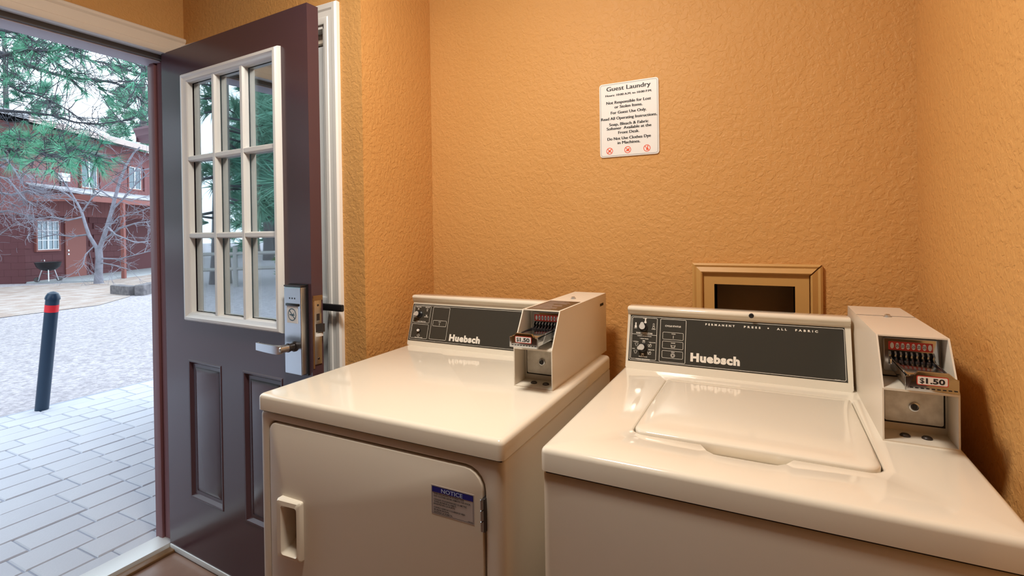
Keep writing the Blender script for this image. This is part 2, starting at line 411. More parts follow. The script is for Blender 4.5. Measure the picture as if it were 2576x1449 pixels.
# electronic lock, outside
LK0, LK1 = .798, .884
b = MB(); b.box(LK0, LK1, -.026, 0, .842, 1.128, 'steel', .003); b.box(LK0, LK1, -.027, .0, 1.128, 1.134, 'darksteel', .002)
b.box(LK0-.002, LK1+.004, -.006, 0, .838, 1.136, 'black')
lock = b.build('door_lock', door, label='brushed steel electronic card lock', smooth=0)
fn = lambda x, y, h: (x, -.026-h, y)
b = MB(); g = GFX(b, fn)
for k in range(3): g.disc(.828+.0125*k, 1.091, .0030, 'black')
b.build('indicator_dot', lock, smooth=0)
b = MB(); b.box(.810, .874, -.0295, -.024, 1.066, 1.074, 'black', .001); b.build('card_slot', lock)
b = MB(); b.box(.814, .867, -.0272, -.0255, 1.010, 1.066, 'paper', .0004); g = GFX(b, lambda x, y, h: (x, -.0272-h, y))
cx, cz = .8405, 1.038; g.circ(cx, cz, .0205, .0028, 'teal_ink'); g.line((cx-.014,cz+.014),(cx+.014,cz-.014), .0032, 'teal_ink')
g.line((cx-.013,cz-.001),(cx+.012,cz-.001), .0035, 'teal_ink', .0002); g.line((cx-.003,cz-.006),(cx+.010,cz+.006), .0022, 'teal_ink', .00025)
b.build('no_smoking_sticker', lock, label='white sticker with a no-smoking symbol', smooth=0)
b = MB()
b.lathe((.848, -.026, .934), [(.017,0),(.017,.004),(.0125,.006),(.0125,.022),(.0145,.022),(.0145,.026)], 'darksteel', ax='y')
b.lathe((.848, -.052, .934), [(.0125,0),(.0125,.032),(.010,.036)], 'steel', ax='y')
L = []
for t, zc, h, y0, y1 in ((.856,.934,.012,-.088,-.076),(.845,.934,.0135,-.090,-.076),(.82,.934,.0130,-.091,-.081),(.78,.935,.0125,-.091,-.083),(.745,.936,.012,-.090,-.082),(.738,.936,.012,-.089,-.072)):
    L.append([(t,y0,zc-h),(t,y1,zc-h),(t,y1,zc+h),(t,y0,zc+h)])
b.loft(L, 'steel'); b.build('lever_handle', lock, label='brushed steel lever handle')
# latch plate on the door edge
b = MB(); b.box(DW-.001, DW+.003, .008, .036, .872, 1.082, 'steel', .0008); 
latch = b.build('latch_plate', door, label='steel mortise lock plate on the door edge')
b = MB(); b.box(DW-.001, DW+.0035, .0045, .040, 1.082, 1.098, 'wood_strip'); b.box(DW-.001, DW+.002, .003, .008, .86, 1.09, 'wood_strip'); b.build('mortise_edge', latch)
b = MB(); b.box(DW+.003, DW+.0034, .016, .028, 1.016, 1.038, 'darksteel'); b.build('bolt_hole', latch, smooth=0)
b = MB(); b.prism([(DW+.003,.012),(DW+.018,.030),(DW+.018,.036),(DW+.003,.036)], 2, .978, 1.005, 'darksteel'); b.build('latch_bolt', latch)
b = MB(); b.prism([(DW+.003,.012),(DW+.012,.022),(DW+.012,.034),(DW+.003,.034)], 2, .964, .974, 'paper'); b.build('auxiliary_latch', latch)
for z in (1.066, .89):
    b = MB(); b.lathe((DW+.003, .022, z), [(.004,0),(.0035,.001)], 'darksteel', n=10, ax='x'); b.build('screw', latch)
# inside lever and rose
b = MB(); b.box(.80, .88, DT, DT+.02, .85, 1.12, 'darksteel', .003)
b.lathe((.84, DT+.05, 1.048), [(.011,-.0),(.011,.03)], 'black', n=12, ax='y')
b.box(.80, .945, DT+.042, DT+.054, 1.036, 1.060, 'black', .004)
b.build('inside_handle', door, label='black handle on the inner side of the door')
b = MB(); b.box(.004, DW-.004, -.004, .03, DB-.010, DB+.012, 'alu', .002); b.build('door_sweep', door, label='pale metal sweep along the door bottom')
for z in (.25, 1.05, 1.83):
    b = MB(); b.lathe((-.004, DT*.95, z), [(.006,0),(.006,.09)], 'steel', n=10); b.build('hinge', door)

# ------------------------------------------------------------------ recessed box frame on the back wall
root = thing('recess_box', ((HX0+HX1)/2, -.001, HZ0), 'orange painted moulded frame around a dark recessed box above the washer', 'wall box')
b = MB()
FX0, FX1, FZ0, FZ1 = 1.003, 1.354, .865, 1.192
pr = [(0,0),(0,-.012),(.006,-.016),(.012,-.013),(.018,-.016),(.026,-.020),(.030,-.017),(.031,-.006)]
corners = ((FX0,FZ0,1,1),(FX1,FZ0,-1,1),(FX1,FZ1,-1,-1),(FX0,FZ1,1,-1))
names = ('bottom','right','top','left')
for k in range(4):     # four mitred mouldings, the right one opened at the mitre
    a, c = corners[k], corners[(k+1) % 4]
    b = MB()
    gx = .0025 if k == 1 else 0
    b.loft([[(a[0]+a[2]*p+gx, q, a[1]+a[3]*p) for p, q in pr], [(c[0]+c[2]*p+gx, q, c[1]+c[3]*p-(gx if k == 1 else 0)) for p, q in pr]], 'framepaint', True, True)
    b.build('moulding', root)
b = MB()
i0 = .031
a = [(FX0+i0,FZ0+i0),(FX1-i0,FZ0+i0),(FX1-i0,FZ1-i0),(FX0+i0,FZ1-i0)]; c = [(HX0,HZ0),(HX1,HZ0),(HX1,HZ1),(HX0,HZ1)]
b.loft([[(x,0,z) for x, z in a],[(x,-.007,z) for x, z in a],[(x,-.007,z) for x, z in c],[(x,.005,z) for x, z in c]], 'framepaint', False, False)
b.build('face_board', root, smooth=20)
b = MB(); e = .001
b.loft([[(x,-.005,z) for x, z in c],[(x,.095,z) for x, z in c]], 'recess', False, True); 
b.build('recess_liner', root, smooth=0, label='dark grey-brown inside of the recess')

# ------------------------------------------------------------------ guest laundry sign
SX0, SX1, SZ0, SZ1 = .7055, .9045, 1.5465, 1.797
root = thing('wall_sign', ((SX0+SX1)/2, -.002, SZ0), 'white guest laundry rules sign screwed flat on the orange back wall', 'sign')
root['label'] = 'white guest laundry rules sign on the orange back wall'
b = MB()
lp = lambda i, y: [(x, y, z) for x, z in rrect(SX0+i, SX1-i, SZ0+i, SZ1-i, .010-i*.5)]
b.loft([lp(0,-.0005), lp(0,-.0035), lp(.001,-.0045)], 'paper'); pl = b.build('plate', root)
fn = lambda x, y, h: (SX0+x*(SX1-SX0), -.0045-h, SZ0+y*(SZ1-SZ0))
b = MB(); g = GFX(b, lambda x, y, h: (x, -.0045-h, y)); g.rbox(SX0+.004, SX1-.004, SZ0+.004, SZ1-.004, .007, .0013, 'greyline'); b.build('border', root, smooth=0)
b = MB(); g = GFX(b, fn)
for txt, f, w, hgt, bold in (('Guest Laundry',.105,.74,.060,.004),('Hours: 10:00 A.M. to 10:00 P.M.',.178,.78,.028,.006),('Not Responsible for Lost',.283,.75,.040,.010),
        ('or Stolen Items.',.345,.47,.040,.010),('For Guest Use Only.',.420,.60,.040,.010),('Read All Operating Instructions.',.497,.94,.040,.010),
        ('Soap, Bleach & Fabric',.577,.66,.040,.010),('Softener  Available at the',.632,.75,.040,.010),('Front Desk.',.693,.35,.040,.010),
        ('Do Not Use Clothes Dye',.771,.73,.040,.010),('in Machines.',.830,.38,.040,.010)):
    g.text(txt, .497, 1-f, 'ink', w, hgt); g.text(txt, .503, 1-f, 'ink', w, hgt, h=.0006)
b.build('lettering', root, smooth=0, label='black lettering')
for k, fx in enumerate((.17, .48, .80)):
    b = MB(); g = GFX(b, lambda x, y, h: (x, -.0045-h, y))
    cx, cz = SX0+fx*(SX1-SX0), SZ0+.085*(SZ1-SZ0); q = .0115
    g.circ(cx, cz, q, .0022, 'orange_red'); g.line((cx-q*.65,cz+q*.65),(cx+q*.65,cz-q*.65), .0022, 'orange_red', .0002)
    if k == 0:
        g.line((cx-q*.6,cz-q*.6),(cx+q*.6,cz+q*.6), .0025, 'orange_red', .0005); g.rect(cx-.004, cx+.004, cz-.003, cz+.003, 'orange_red', h=.0008)
    elif k == 1:
        g.poly([(cx-.007,cz-.005),(cx+.004,cz-.005),(cx+.007,cz+.005),(cx-.001,cz+.003)], 'orange_red', .0001)
    else:
        g.disc(cx+.001, cz-.003, .004, 'orange_red', .0001); g.line((cx+.001,cz-.003),(cx+.003,cz+.008), .003, 'orange_red', .00015)
    b.build('prohibition_symbol', root, smooth=0, label='orange-red prohibition symbol')

# ================================================================== THE MACHINES
def rbody(b, x0, x1, y0, y1, z0, z1, r, m, rt=None, n=5, top=True):
    """box with rounded vertical corners and rounded upper edge"""
    rt = r if rt is None else rt
    loops = [[(x,y,z0) for x, y in rrect(x0, x1, y0, y1, r, n)]]
    for k in range(5):
        a = R(90*k/4); i = rt*(1-math.cos(a)); zz = z1-rt+rt*math.sin(a)
        loops.append([(x,y,zz) for x, y in rrect(x0+i, x1-i, y0+i, y1-i, max(r-i*.6, .002), n)])
    b.loft(loops, m, True, top)
    return loops[-1]

def console(root, x0, x1, y0, T, sc):
    b = MB()
    pr = [(0,0),(.0015,.004),(.0455*sc,.150*sc),(.0465*sc,.1535*sc),(.0455*sc,.157*sc),(.040*sc,.1605*sc),(.0345*sc,.164*sc),(.033*sc,.168*sc),(.0345*sc,.1725*sc),(.039*sc,.1755*sc),(.046*sc,.1765*sc),(.085,.174*sc),(.105,.172*sc),(.105,0)]
    b.prism([(y0+p, T+q) for p, q in pr], 0, x0, x1, 'almond', bev=.004)
    return b.build('console', root, label='almond enamel control console', smooth=40)

def slant(y0, T):
    d = Vector((0,.044,.146)).normalized(); n = Vector((0,-d.z,d.y))
    o = Vector((0, y0+.0014, T+.004))-d*.0042
    return lambda x, s_, h: Vector((x,0,0))+o+d*s_+n*h

def knob(con, fn, x, s_, ang, small=False):
    b = MB(); n = 24; r = .0095
    def shp(r_, tip): # teardrop pointer
        pts = []
        for k in range(n):
            a = 2*math.pi*k/n; rr = r_
            d_ = math.cos(a-R(ang)); 
            if d_ > .75: rr = r_*(1+(tip-1)*((d_-.75)/.25)**1.3)
            pts.append((x+rr*math.cos(a), s_+rr*math.sin(a)))
        return pts
    loop = lambda r_, tip, h: [fn(px, py, h) for px, py in shp(r_, tip)]
    b.loft([loop(.0125,1,.0006), loop(.0125,1,.004), loop(.0098,1.35,.006), loop(.0092,1.5,.018), loop(.0086,1.55,.0195)], 'black')
    k = b.build('knob', con, label='black pointer knob with a bright steel cap', smooth=40)
    b = MB(); b.loft([loop(.0084,1.55,.0194), loop(.0082,1.55,.0202)], 'cap_metal'); 
    # joined as material of the knob: cap
    cap = b.build('knob_cap', con, smooth=30)
    return k

def price_tag(b, fn, cx, cz, w, h):
    g = GFX(b, fn); g.rect(cx-w/2, cx+w/2, cz-h/2, cz+h/2, 'red', .0025, .0002); g.rect(cx-w/2+.0013, cx+w/2-.0013, cz-h/2+.0013, cz+h/2-.0013, 'paper', .0018, .0004)
    g.text('$', cx-w*.33, cz-h*.27, 'ink', w*.14, h*.56, bold=.012, h=.0006); g.text('1.50', cx+w*.09, cz-h*.27, 'ink', w*.60, h*.56, bold=.035, h=.0006)

def coin_box(root, x0, T, wd, label_top):
    x1 = x0+wd; t = .0028; yf, ym, yb = -.556, -.499, -.095; zm, zt = T+.098, T+.187
    b = MB()
    prof = [(yf,T),(yf,zm),(ym,zt),(yb,zt),(yb,T)]
    pin = [(yf,T+t),(yf,zm),(ym+.0005,zt-t),(yb-.01,zt-t),(yb-.01,T+t)]
    for (a0, a1) in ((x0, x0+t),(x1-t, x1)): b.prism(prof, 0, a0, a1, 'almond_matte')
    b.prism([(ym,zt),(ym,zt-t),(yb,zt-t),(yb,zt)], 0, x0+t, x1-t, 'almond_matte')
    b.box(x0+t, x1-t, yf, yb, T, T+t, 'almond_matte'); b.box(x0+t, x1-t, yb-t, yb, T+t, zt-t, 'almond_matte')
    b.prism([(yf,zm+.001),(yf,zm-.003),(yf+.09,zm-.003),(yf+.09,zm+.001)], 0, x0+t, x1-t, 'almond_matte')     # shelf
    # outer skin with softened long edges over the top
    cb = b.build('coin_box', root, label='almond steel coin box with an open front', smooth=20)
    # faces inside the bays
    b = MB(); b.box(x0+t, x1-t, -.455, -.452, zm+.001, zt-t, 'almond_matte'); b.box(x0+t, x1-t, -.492, -.489, T+t, zm-.003, 'almond_matte')
    b.build('bay_liner', cb)
    # coin chute plate: chrome, with red denomination strip
    cx = (x0+x1)/2+.004
    b = MB(); pz0, pz1 = zm+.012, zt-.010
    b.prism([(x,z) for x, z in rrect(cx-.044, cx+.044, pz0, pz1, .005)], 1, -.470, -.456, 'chrome', bev=.002); b.build('chute_plate', cb, label='chrome coin chute plate')
    fn = lambda x, y, h: (x, -.470-h, y)
    b = MB(); g = GFX(b, fn); rz = zt-.0255
    g.rect(cx-.036, cx+.034, rz-.0085, rz+.0085, 'red', .001, .0004)
    for k in range(8):
        xx = cx-.030+.0085*k
        g.disc(xx, rz, .0030, 'paper', .0006, 14, .0062)
        if 0 < k < 7: g.text('25', xx, rz-.0024, 'ink', .0050, .0052, bold=.02, h=.0008)
    b.build('denomination_strip', cb, label='red strip with eight white ovals, six reading 25', smooth=0)
    for k in range(9):
        b = MB(); xx = cx-.0345+.0085*k
        b.prism([(-.470,rz-.010),(-.470,rz-.034),(-.492,rz-.032),(-.487,rz-.024),(-.478,rz-.020),(-.482,rz-.015),(-.476,rz-.010)], 0, xx-.0016, xx+.0016, 'chrome'); b.build('coin_slot_fin', cb)
    b = MB(); b.box(cx-.036, cx+.036, -.4715, -.468, rz-.036, rz-.010, 'black'); b.build('coin_slot', cb)
    # slide with its tray front, pulled forward
    b = MB(); sz = T+.120; tx0, tx1 = cx-.036, cx+.035
    b.box(tx0+.003, tx1-.003, -.610, -.470, sz+.014, sz+.018, 'chrome', .001)
    b.box(tx0+.003, tx0+.007, -.610, -.460, sz-.004, sz+.020, 'chrome', .001); b.box(tx1-.007, tx1-.003, -.610, -.460, sz-.004, sz+.020, 'chrome', .001)
    for k in range(8):
        b.lathe((cx-.030+.0085*k, -.500, sz+.018), [(.0034,0),(.0034,.0012),(.0026,.0016)], 'darksteel', n=10)
    b.build('coin_slide', cb, label='chrome coin slide pulled forward')
    b = MB()
    b.prism([(tx0-.001,sz-.006),(tx1+.001,sz-.006),(tx1+.001,sz+.018),(cx+.026,sz+.020),(cx+.022,sz+.028),(cx-.020,sz+.028),(cx-.024,sz+.020),(tx0-.001,sz+.018)], 1, -.616, -.609, 'chrome', bev=.001)
    for k in range(9): b.box(cx-.031+.0075*k, cx-.0265+.0075*k, -.6168, -.615, sz-.001, sz+.0005, 'black')
    b.build('slide_front', cb, label='chrome front of the coin slide')
    b = MB(); price_tag(b, lambda x, y, h: (x, -.6165-h, y), cx, sz+.0135, .043, .016); b.build('price_tag', cb, label='red-edged white tag reading $1.50', smooth=0)
    # vault door with lock
    b = MB(); b.box(x0+.007, x1-.006, -.4935, -.4915, T+.017, T+.092, 'gap'); b.build('vault_shadow', cb, smooth=0)  # dark sheet painting the shadow border around the vault plate
    b = MB(); b.prism([(x,z) for x, z in rrect(x0+.012, x1-.010, T+.022, T+.088, .004)], 1, -.502, -.492, 'bare_plate', bev=.0015); b.build('vault_door', cb, label='worn bare-metal vault plate')
    b = MB(); lx, lz = (x0+x1)/2+.002, T+.054
    b.lathe((lx, -.502, lz), [(.0085,0),(.0085,.003),(.0065,.0035),(.006,.001)], 'steel', n=18, ax='y'); b.box(lx-.0015, lx+.0015, -.5045, -.502, lz-.005, lz+.005, 'black'); b.lathe((lx,-.5025,lz), [(.0058,0),(.0056,.001)], 'black', n=16, ax='y')
    b.build('vault_lock', cb)
    for k in (0, 1):
        b = MB(); b.lathe((x0+.040+.033*k, -.522, T+t), [(.0085,0),(.0082,.0022),(.006,.0042),(.002,.005)], 'darksteel', n=16); b.build('bolt', cb)
    b = MB(); b.lathe(((x0+x1)/2+.002, -.262, zt), [(.0085,0),(.0085,.0015),(.0055,.002),(.0055,.005),(.004,.0062)], 'steel', n=16); b.build('top_lock', cb)
    if label_top:
        b = MB(); b.box(x0+.008, x1-.006, -.492, -.325, zt, zt+.0006, 'brownlabel'); g = GFX(b, lambda x, y, h: (x, y, zt+.0006+h))
        for k in range(11):
            yy = -.480+.014*k; wl = (.72,.85,.80,.55,.84,.78,.40,.83,.86,.60,.70)[k]
            g.rect(x0+.014, x0+.014+(wd-.026)*wl, yy, yy+.003, 'fascia', 0, .0002)
        b.build('instruction_label', cb, label='brown instruction label on top', smooth=0)
    else:
        b = MB(); b.box(x0+.0, x1, -.250, -.249, zt, zt+.0006, 'gap'); b.build('lid_seam', cb)
    b = MB(); b.box(x1-.0005, x1+.0006, -.160, -.125, T+.152, T+.160, 'gap'); b.build('side_slot', cb)
    return cb

def cabinet_top(root, x0, x1, y0, y1, T, lipz):
    pass

# ---------------------------------------------------------------- dryer
X0, YF, YB, T = .0885, -.866, -.150, .9085
X1 = X0+.683
dry = thing('clothes_dryer', ((X0+X1)/2, (YF+YB)/2, 0), 'almond coin-operated dryer with a front door and blue notice label', 'dryer')
b = MB()
# cabinet: side/back shell and rounded front frame around the door opening
dx0, dx1, dz0, dz1 = .1215, .7325, .16, .8475
rf = .014
def frontloop(i, y): return [(x,y,z) for x, z in rrect(X0+i, X1-i, .02+i, T-.0425-i, .006, 6)]
hole = lambda i, y: [(x,y,z) for x, z in rrect(dx0+i, dx1-i, dz0+i, dz1-i, (.02,.02,.045,.024), 6)]
b.loft([[(x,YB,z) for x, z in rrect(X0, X1, .02, T-.0425, .006, 6)], frontloop(0, YF+rf), frontloop(.0012, YF+rf*.6), frontloop(.004, YF+rf*.3), frontloop(.009, YF+rf*.07), frontloop(.014, YF), hole(-.004, YF), hole(-.001, YF+.0015), hole(0, YF+.005), hole(.001, YF+.030)], 'almond_matte', True, False)
b.face(b.verts(hole(0, YF+.028)), 'gap')
for fx in (X0+.05, X1-.05):
    for fy in (YF+.06, YB-.06): b.lathe((fx, fy, 0), [(.018,0),(.018,.01),(.01,.012),(.01,.022)], 'black', n=12)
b.build('cabinet', dry, label='almond dryer cabinet', smooth=35)
b = MB(); rbody(b, X0-.002, X1+.002, YF-.004, YB+.004, T-.039, T, .012, 'almond', .011); b.box(X0+.006, X1-.006, YF+.006, YB, T-.045, T-.038, 'gap')
b.build('top_panel', dry, label='glossy almond top panel with rounded lip', smooth=50)
# door
b = MB(); gp = .0045
dl = lambda i, y: [(x,y,z) for x, z in rrect(dx0+gp+i, dx1-gp-i, dz0+gp+i, dz1-gp-i, (.018,.018,.041,.020), 6)]
hx0, hx1, hz0, hz1 = .166, .2405, .532, .673
pk = [(x, YF-.002, z) for x, z in rrect(hx0+.022, hx1-.015, hz0+.018, hz1-.018, .006, 6)]
b.loft([dl(0, YF+.022), dl(0, YF+.002), dl(.0012, YF-.001), dl(.004, YF-.002), pk], 'almond_matte', True, False)
ddoor = b.build('door', dry, label='flat almond loading door', smooth=35)
b = MB()
hx0, hx1, hz0, hz1 = .166, .2405, .532, .673
def hl(x0, x1, z0, z1, r, y0, y1):   # depth runs from y0 on the left to y1 on the right
    return [(x, y0+(y1-y0)*(x-hx0)/(hx1-hx0), z) for x, z in rrect(x0, x1, z0, z1, r, 6)]
yd = YF-.002
b.loft([hl(hx0, hx1, hz0, hz1, .005, yd, yd), hl(hx0, hx1, hz0, hz1, .006, yd-.012, yd-.008), hl(hx0+.003, hx1-.003, hz0+.003, hz1-.003, .006, yd-.017, yd-.012),
        hl(hx0+.016, hx1-.009, hz0+.011, hz1-.013, .007, yd-.018, yd-.013), hl(hx0+.020, hx1-.013, hz0+.014, hz1-.016, .006, yd-.013, yd-.008), hl(hx0+.022, hx1-.015, hz0+.018, hz1-.018, .006, yd-.0006, yd-.0006), hl(hx0+.022, hx1-.015, hz0+.030, hz1-.018, .006, yd+.0215, yd+.0215)], 'almond', False, False)
b.build('door_handle', ddoor, label='almond pull handle with a deep finger pocket', smooth=40)
b = MB(); b.box(hx0+.0222, hx1-.0152, yd+.0205, yd+.0215, hz0+.030, hz1-.018, 'recess'); b.build('pocket_shade', ddoor)  # darker panel stands in for shade at the pocket bottom
for z in (.728, .24):
    b = MB(); b.box(.7275, .7345, YF-.006, YF+.01, z, z+.064, 'darksteel', .001)
    for k in range(3): b.lathe((.7285, YF-.006, z+.0015+.021*k), [(.0028,0),(.0034,.001),(.0034,.0185),(.0028,.0195)], 'chrome', n=10)
    b.build('hinge', ddoor, label='dark steel door hinge')
# notice label
nx0, nx1, nz0, nz1 = .608, .709, .7345, .793
b = MB(); b.box(nx0, nx1, yd-.0004, yd, nz0, nz1, 'sticker'); g = GFX(b, lambda x, y, h: (x, yd-.0004-h, y))
g.rbox(nx0+.0022, nx1-.0022, nz0+.0022, nz1-.0022, .0004, .0006, 'ink'); g.rect(nx0+.0022, nx1-.0022, nz1-.0135, nz1-.0022, 'blue', 0, .0003)
g.text('NOTICE', (nx0+nx1)/2-.001, nz1-.0120, 'lightblue', .050, .0082, bold=.012, h=.0005)
tx = nx0+.006; z = nz1-.0178
for txt, w, gapz in (('WHEN DISCARDING OR STORING YOUR',.072,.0046),('OLD CLOTHES DRYER, REMOVE THE DOOR.',.087,.0068),('LORSQUE VOUS ENTREPOSEZ OU METTEZ',.078,.0046),('VOTRE SECHEUSE AU REBUT,',.054,.0046),
        ('ENLEVEZ-EN LA PORTE.',.051,.0068),('CUANDO DESECHE O GUARDE SU VIEJO',.074,.0046),('SECADOR DE ROPA,',.037,.0046),('QUITELE LA PUERTA.',.045,.004)):
    g.text(txt, tx, z, 'ink', w, .0031, align='l', bold=.02); z -= gapz
g.text('500140', nx1-.0095, nz0+.0035, 'ink', .010, .0016, bold=.02)
b.build('notice_label', ddoor, label='silver NOTICE label with a blue heading', smooth=0)
# console
CY = -.2855
con = console(dry, X0-.003, .64, CY, T, .968)
fn = slant(CY, T)
b = MB(); b.loft([[fn(x,s_,h) for x, s_ in ((.087,.0165),(.638,.0165),(.638,.1445),(.087,.1445))] for h in (0, .0006)], 'panel')
g = GFX(b, lambda x, y, h: fn(x, y, .0006+h))
w = .0009
g.line((.0925,.0205),(.64,.0205), w, 'print'); g.line((.0925,.1405),(.64,.1405), w, 'print'); g.line((.0925,.0205),(.0925,.1405), w, 'print')
g.rbox(.0955, .1655, .0795, .1375, .003, w, 'print'); g.rbox(.0955, .1655, .0260, .0750, .003, w, 'print'); g.rbox(.1750, .2440, .0270, .1375, .003, w, 'print')
g.rbox(.1815, .2370, .0720, .0920, .003, w, 'print'); g.rect(.2085, .2097, .0755, .0830, 'print'); g.text('WASH', .209, .0860, 'print', .010, .0022, bold=.02)
g.text('PERM PRESS', .112, .1325, 'print', .022, .0026, bold=.03); g.text('DELICATE', .150, .1325, 'print', .018, .0026, bold=.03); g.text('NORMAL', .106, .0975, 'print', .014, .0024, bold=.03); g.text('NO HEAT', .150, .0995, 'print', .018, .0026, bold=.03)
g.text('FABRIC SELECTOR', .131, .0825, 'print', .040, .0030, bold=.03); g.text('PUSH TO START', .131, .0275, 'print', .034, .0024, bold=.03)
for (x, y) in ((.112,.1270),(.150,.1050)): g.line((x-.003,y+.003),(x+.003,y-.003), .0013, 'print'); g.line((x-.003,y-.003),(x+.003,y+.003), .0013, 'print', .00035)
g.circ(.150, .1270, .0028, .0008, 'print'); g.circ(.150, .1220, .0020, .0007, 'print')
q = .0058; x, y = .1285, .0360; P = [(x-q,y),(x,y-q),(x+q,y),(x,y+q)]
for k in range(4): g.line(P[k], P[(k+1) % 4], .0008, 'print', .0003+.00005*k)
g.rect(x-.0005, x+.0005, y-.002, y+.002, 'print')
g.text('Huebsch', .3165, .0290, 'print', .120, .0205, bold=.058, space=1.12)
b.build('control_panel', con, label='charcoal control panel with white print reading Huebsch', smooth=0)
knob(con, fn, .1195, .1085, 200)
b = MB(); f_ = lambda x0_, s0, prof, m: b.loft([[fn(x0_+r_*math.cos(2*math.pi*k/16), s0+r_*math.sin(2*math.pi*k/16), h) for k in range(16)] for r_, h in prof], m)
f_(.1285, .0525, [(.0075,.0006),(.0070,.004),(.0045,.0045)], 'darksteel'); f_(.1285, .0525, [(.0045,.004),(.0045,.009),(.0036,.0105)], 'paper')
b.build('push_button', con, label='white push-to-start button', smooth=40)
coin_box(dry, .6405, T, .1055, True)

# ---------------------------------------------------------------- washer
X0, YF, YB, T = .8415, -.8455, -.135, .9025
X1 = X0+.683
was = thing('top_load_washer', ((X0+X1)/2, (YF+YB)/2, 0), 'almond coin-operated top-loading washer with a closed lid', 'washer')
b = MB()
b.loft([[(x,YB,z) for x, z in rrect(X0, X1, .02, T-.047, .006, 6)]]+[[(x,y,z) for x, z in rrect(X0+i, X1-i, .02+i, T-.047-i, .006, 6)] for i, y in ((0,YF+.014),(.0012,YF+.0085),(.004,YF+.0042),(.009,YF+.001),(.014,YF))], 'almond_matte')
for fx in (X0+.05, X1-.05):
    for fy in (YF+.06, YB-.06): b.lathe((fx, fy, 0), [(.018,0),(.018,.01),(.01,.012),(.01,.022)], 'black', n=12)
b.build('cabinet', was, label='almond washer cabinet', smooth=35)
# top panel: rounded lip, opening for the lid with a finger scoop at the front
b = MB()
lx0, lx1, ly0, ly1 = .9745, 1.3855, -.712, -.326
def lidloop(i, scoop):
    pts = rrect(lx0+i, lx1-i, ly0+i, ly1-i, (.030,.030,.006,.006), 8)
    # front edge lies between bottom-left arc end and bottom-right arc start: insert points of the scoop there
    fr = []
    for k in range(13):
        x = 1.105+.150*k/12; t_ = k/12
        s_ = math.sin(math.pi*t_)
        dip = scoop*(1-(1-min(1, s_*1.6))**2)
        fr.append((x, ly0+i-dip))
    return pts[:8]+fr+pts[8:]
N = len(lidloop(0, .03))
def outer(i, z):   # outer rounded rect resampled to N points in matching order
    base = rrect(X0-.002+i, X1+.002-i, YF-.004+i, YB+.004-i, max(.012-i*.5, .004), 8)
    fr = [(1.105+.150*k/12, YF-.004+i) for k in range(13)]
    return [(x,y,z) for x, y in base[:8]+fr+base[8:]]
rt = .011; loops = [outer(0, T-.043)]
for k in range(5):
    a = R(90*k/4); loops.append(outer(rt*(1-math.cos(a)), T-rt+rt*math.sin(a)))
loops.append([(x,y,T) for x, y in lidloop(-.004, .036)])
loops.append([(x,y,T-.0012) for x, y in lidloop(-.001, .034)])
loops.append([(x,y,T-.004) for x, y in lidloop(0, .032)])
loops.append([(x,y,T-.013) for x, y in lidloop(0, .016)])
loops.append([(x,y,T-.020) for x, y in lidloop(.002, 0)])
b.loft(loops, 'almond', True, False)
b.face(b.verts([(x,y,T-.0195) for x, y in lidloop(.001, 0)]), 'gap')
b.box(X0+.006, X1-.006, YF+.006, YB, T-.050, T-.042, 'gap')
b.build('top_panel', was, label='glossy almond top panel with a finger scoop', smooth=50)
b = MB(); gp = .003
ll = lambda i, z: [(x,y,z) for x, y in rrect(lx0+gp+i, lx1-gp-i, ly0+gp+i, ly1-.002-i, (.028,.028,.006,.006), 8)]
b.loft([ll(.002, T-.018), ll(0, T-.010), ll(0, T+.0005), ll(.0015, T+.0035), ll(.005, T+.005), ll(.03, T+.0055)], 'almond')
b.build('lid', was, label='glossy almond washer lid', smooth=50)
CY = -.2545
con = console(was, X0+.006, 1.3985, CY, T, .985)
fn = slant(CY, T)
b = MB(); b.loft([[fn(x,s_,h) for x, s_ in ((.8545,.0215),(1.3875,.0215),(1.3855,.1535),(.8550,.1535))] for h in (0, .0006)], 'panel')
g = GFX(b, lambda x, y, h: fn(x, y, .0006+h))
w = .0010
g.rbox(.8575, 1.3845, .0245, .1505, .004, w, 'print')
g.rbox(.8610, .9325, .0285, .1470, .003, w, 'print'); g.line((.861,.0985),(.9325,.0985), w, 'print', .00035); g.rbox(.9410, 1.0115, .0275, .1470, .003, w, 'print')
for s0 in (.0898, .0648, .0386): g.rbox(.9485, 1.0050, s0, s0+.0205, .003, .0008, 'print')
g.text('CYCLE STATUS', .976, .1255, 'print', .043, .0045, bold=.03)
g.text('WASH', .978, .1050, 'print', .011, .0024, bold=.03); g.rect(.9773, .9785, .0935, .1015, 'print')
g.text('RINSE', .978, .0795, 'print', .011, .0024, bold=.03); g.poly([(.9715,.0755),(.9735,.0680),(.9825,.0680),(.9845,.0755),(.9832,.0755),(.9815,.0692),(.9745,.0692),(.9728,.0755)], 'print'); g.line((.9735,.0735),(.9825,.0735), .0008, 'print', .00035)
g.text('SPIN', .978, .0545, 'print', .009, .0024, bold=.03); g.circ(.978, .0470, .0058, .0009, 'print'); g.circ(.978, .0470, .0035, .0009, 'print')
g.text('PERMANENT', 1.0990, .1370, 'print', .074, .0052, bold=.045, space=1.9); g.text('PRESS', 1.1785, .1370, 'print', .040, .0052, bold=.045, space=1.9); g.disc(1.2165, .1396, .0018, 'print')
g.text('ALL', 1.2480, .1370, 'print', .023, .0052, bold=.045, space=1.9); g.text('FABRIC', 1.3035, .1370, 'print', .050, .0052, bold=.045, space=1.9)
g.text('Huebsch', 1.0870, .0375, 'print', .124, .0215, bold=.058, space=1.12)
g.text('WASH TEMPERATURE', .8965, .1010, 'print', .047, .0036, bold=.03); g.text('FABRIC SELECTOR', .8965, .0275, 'print', .040, .0030, bold=.03)
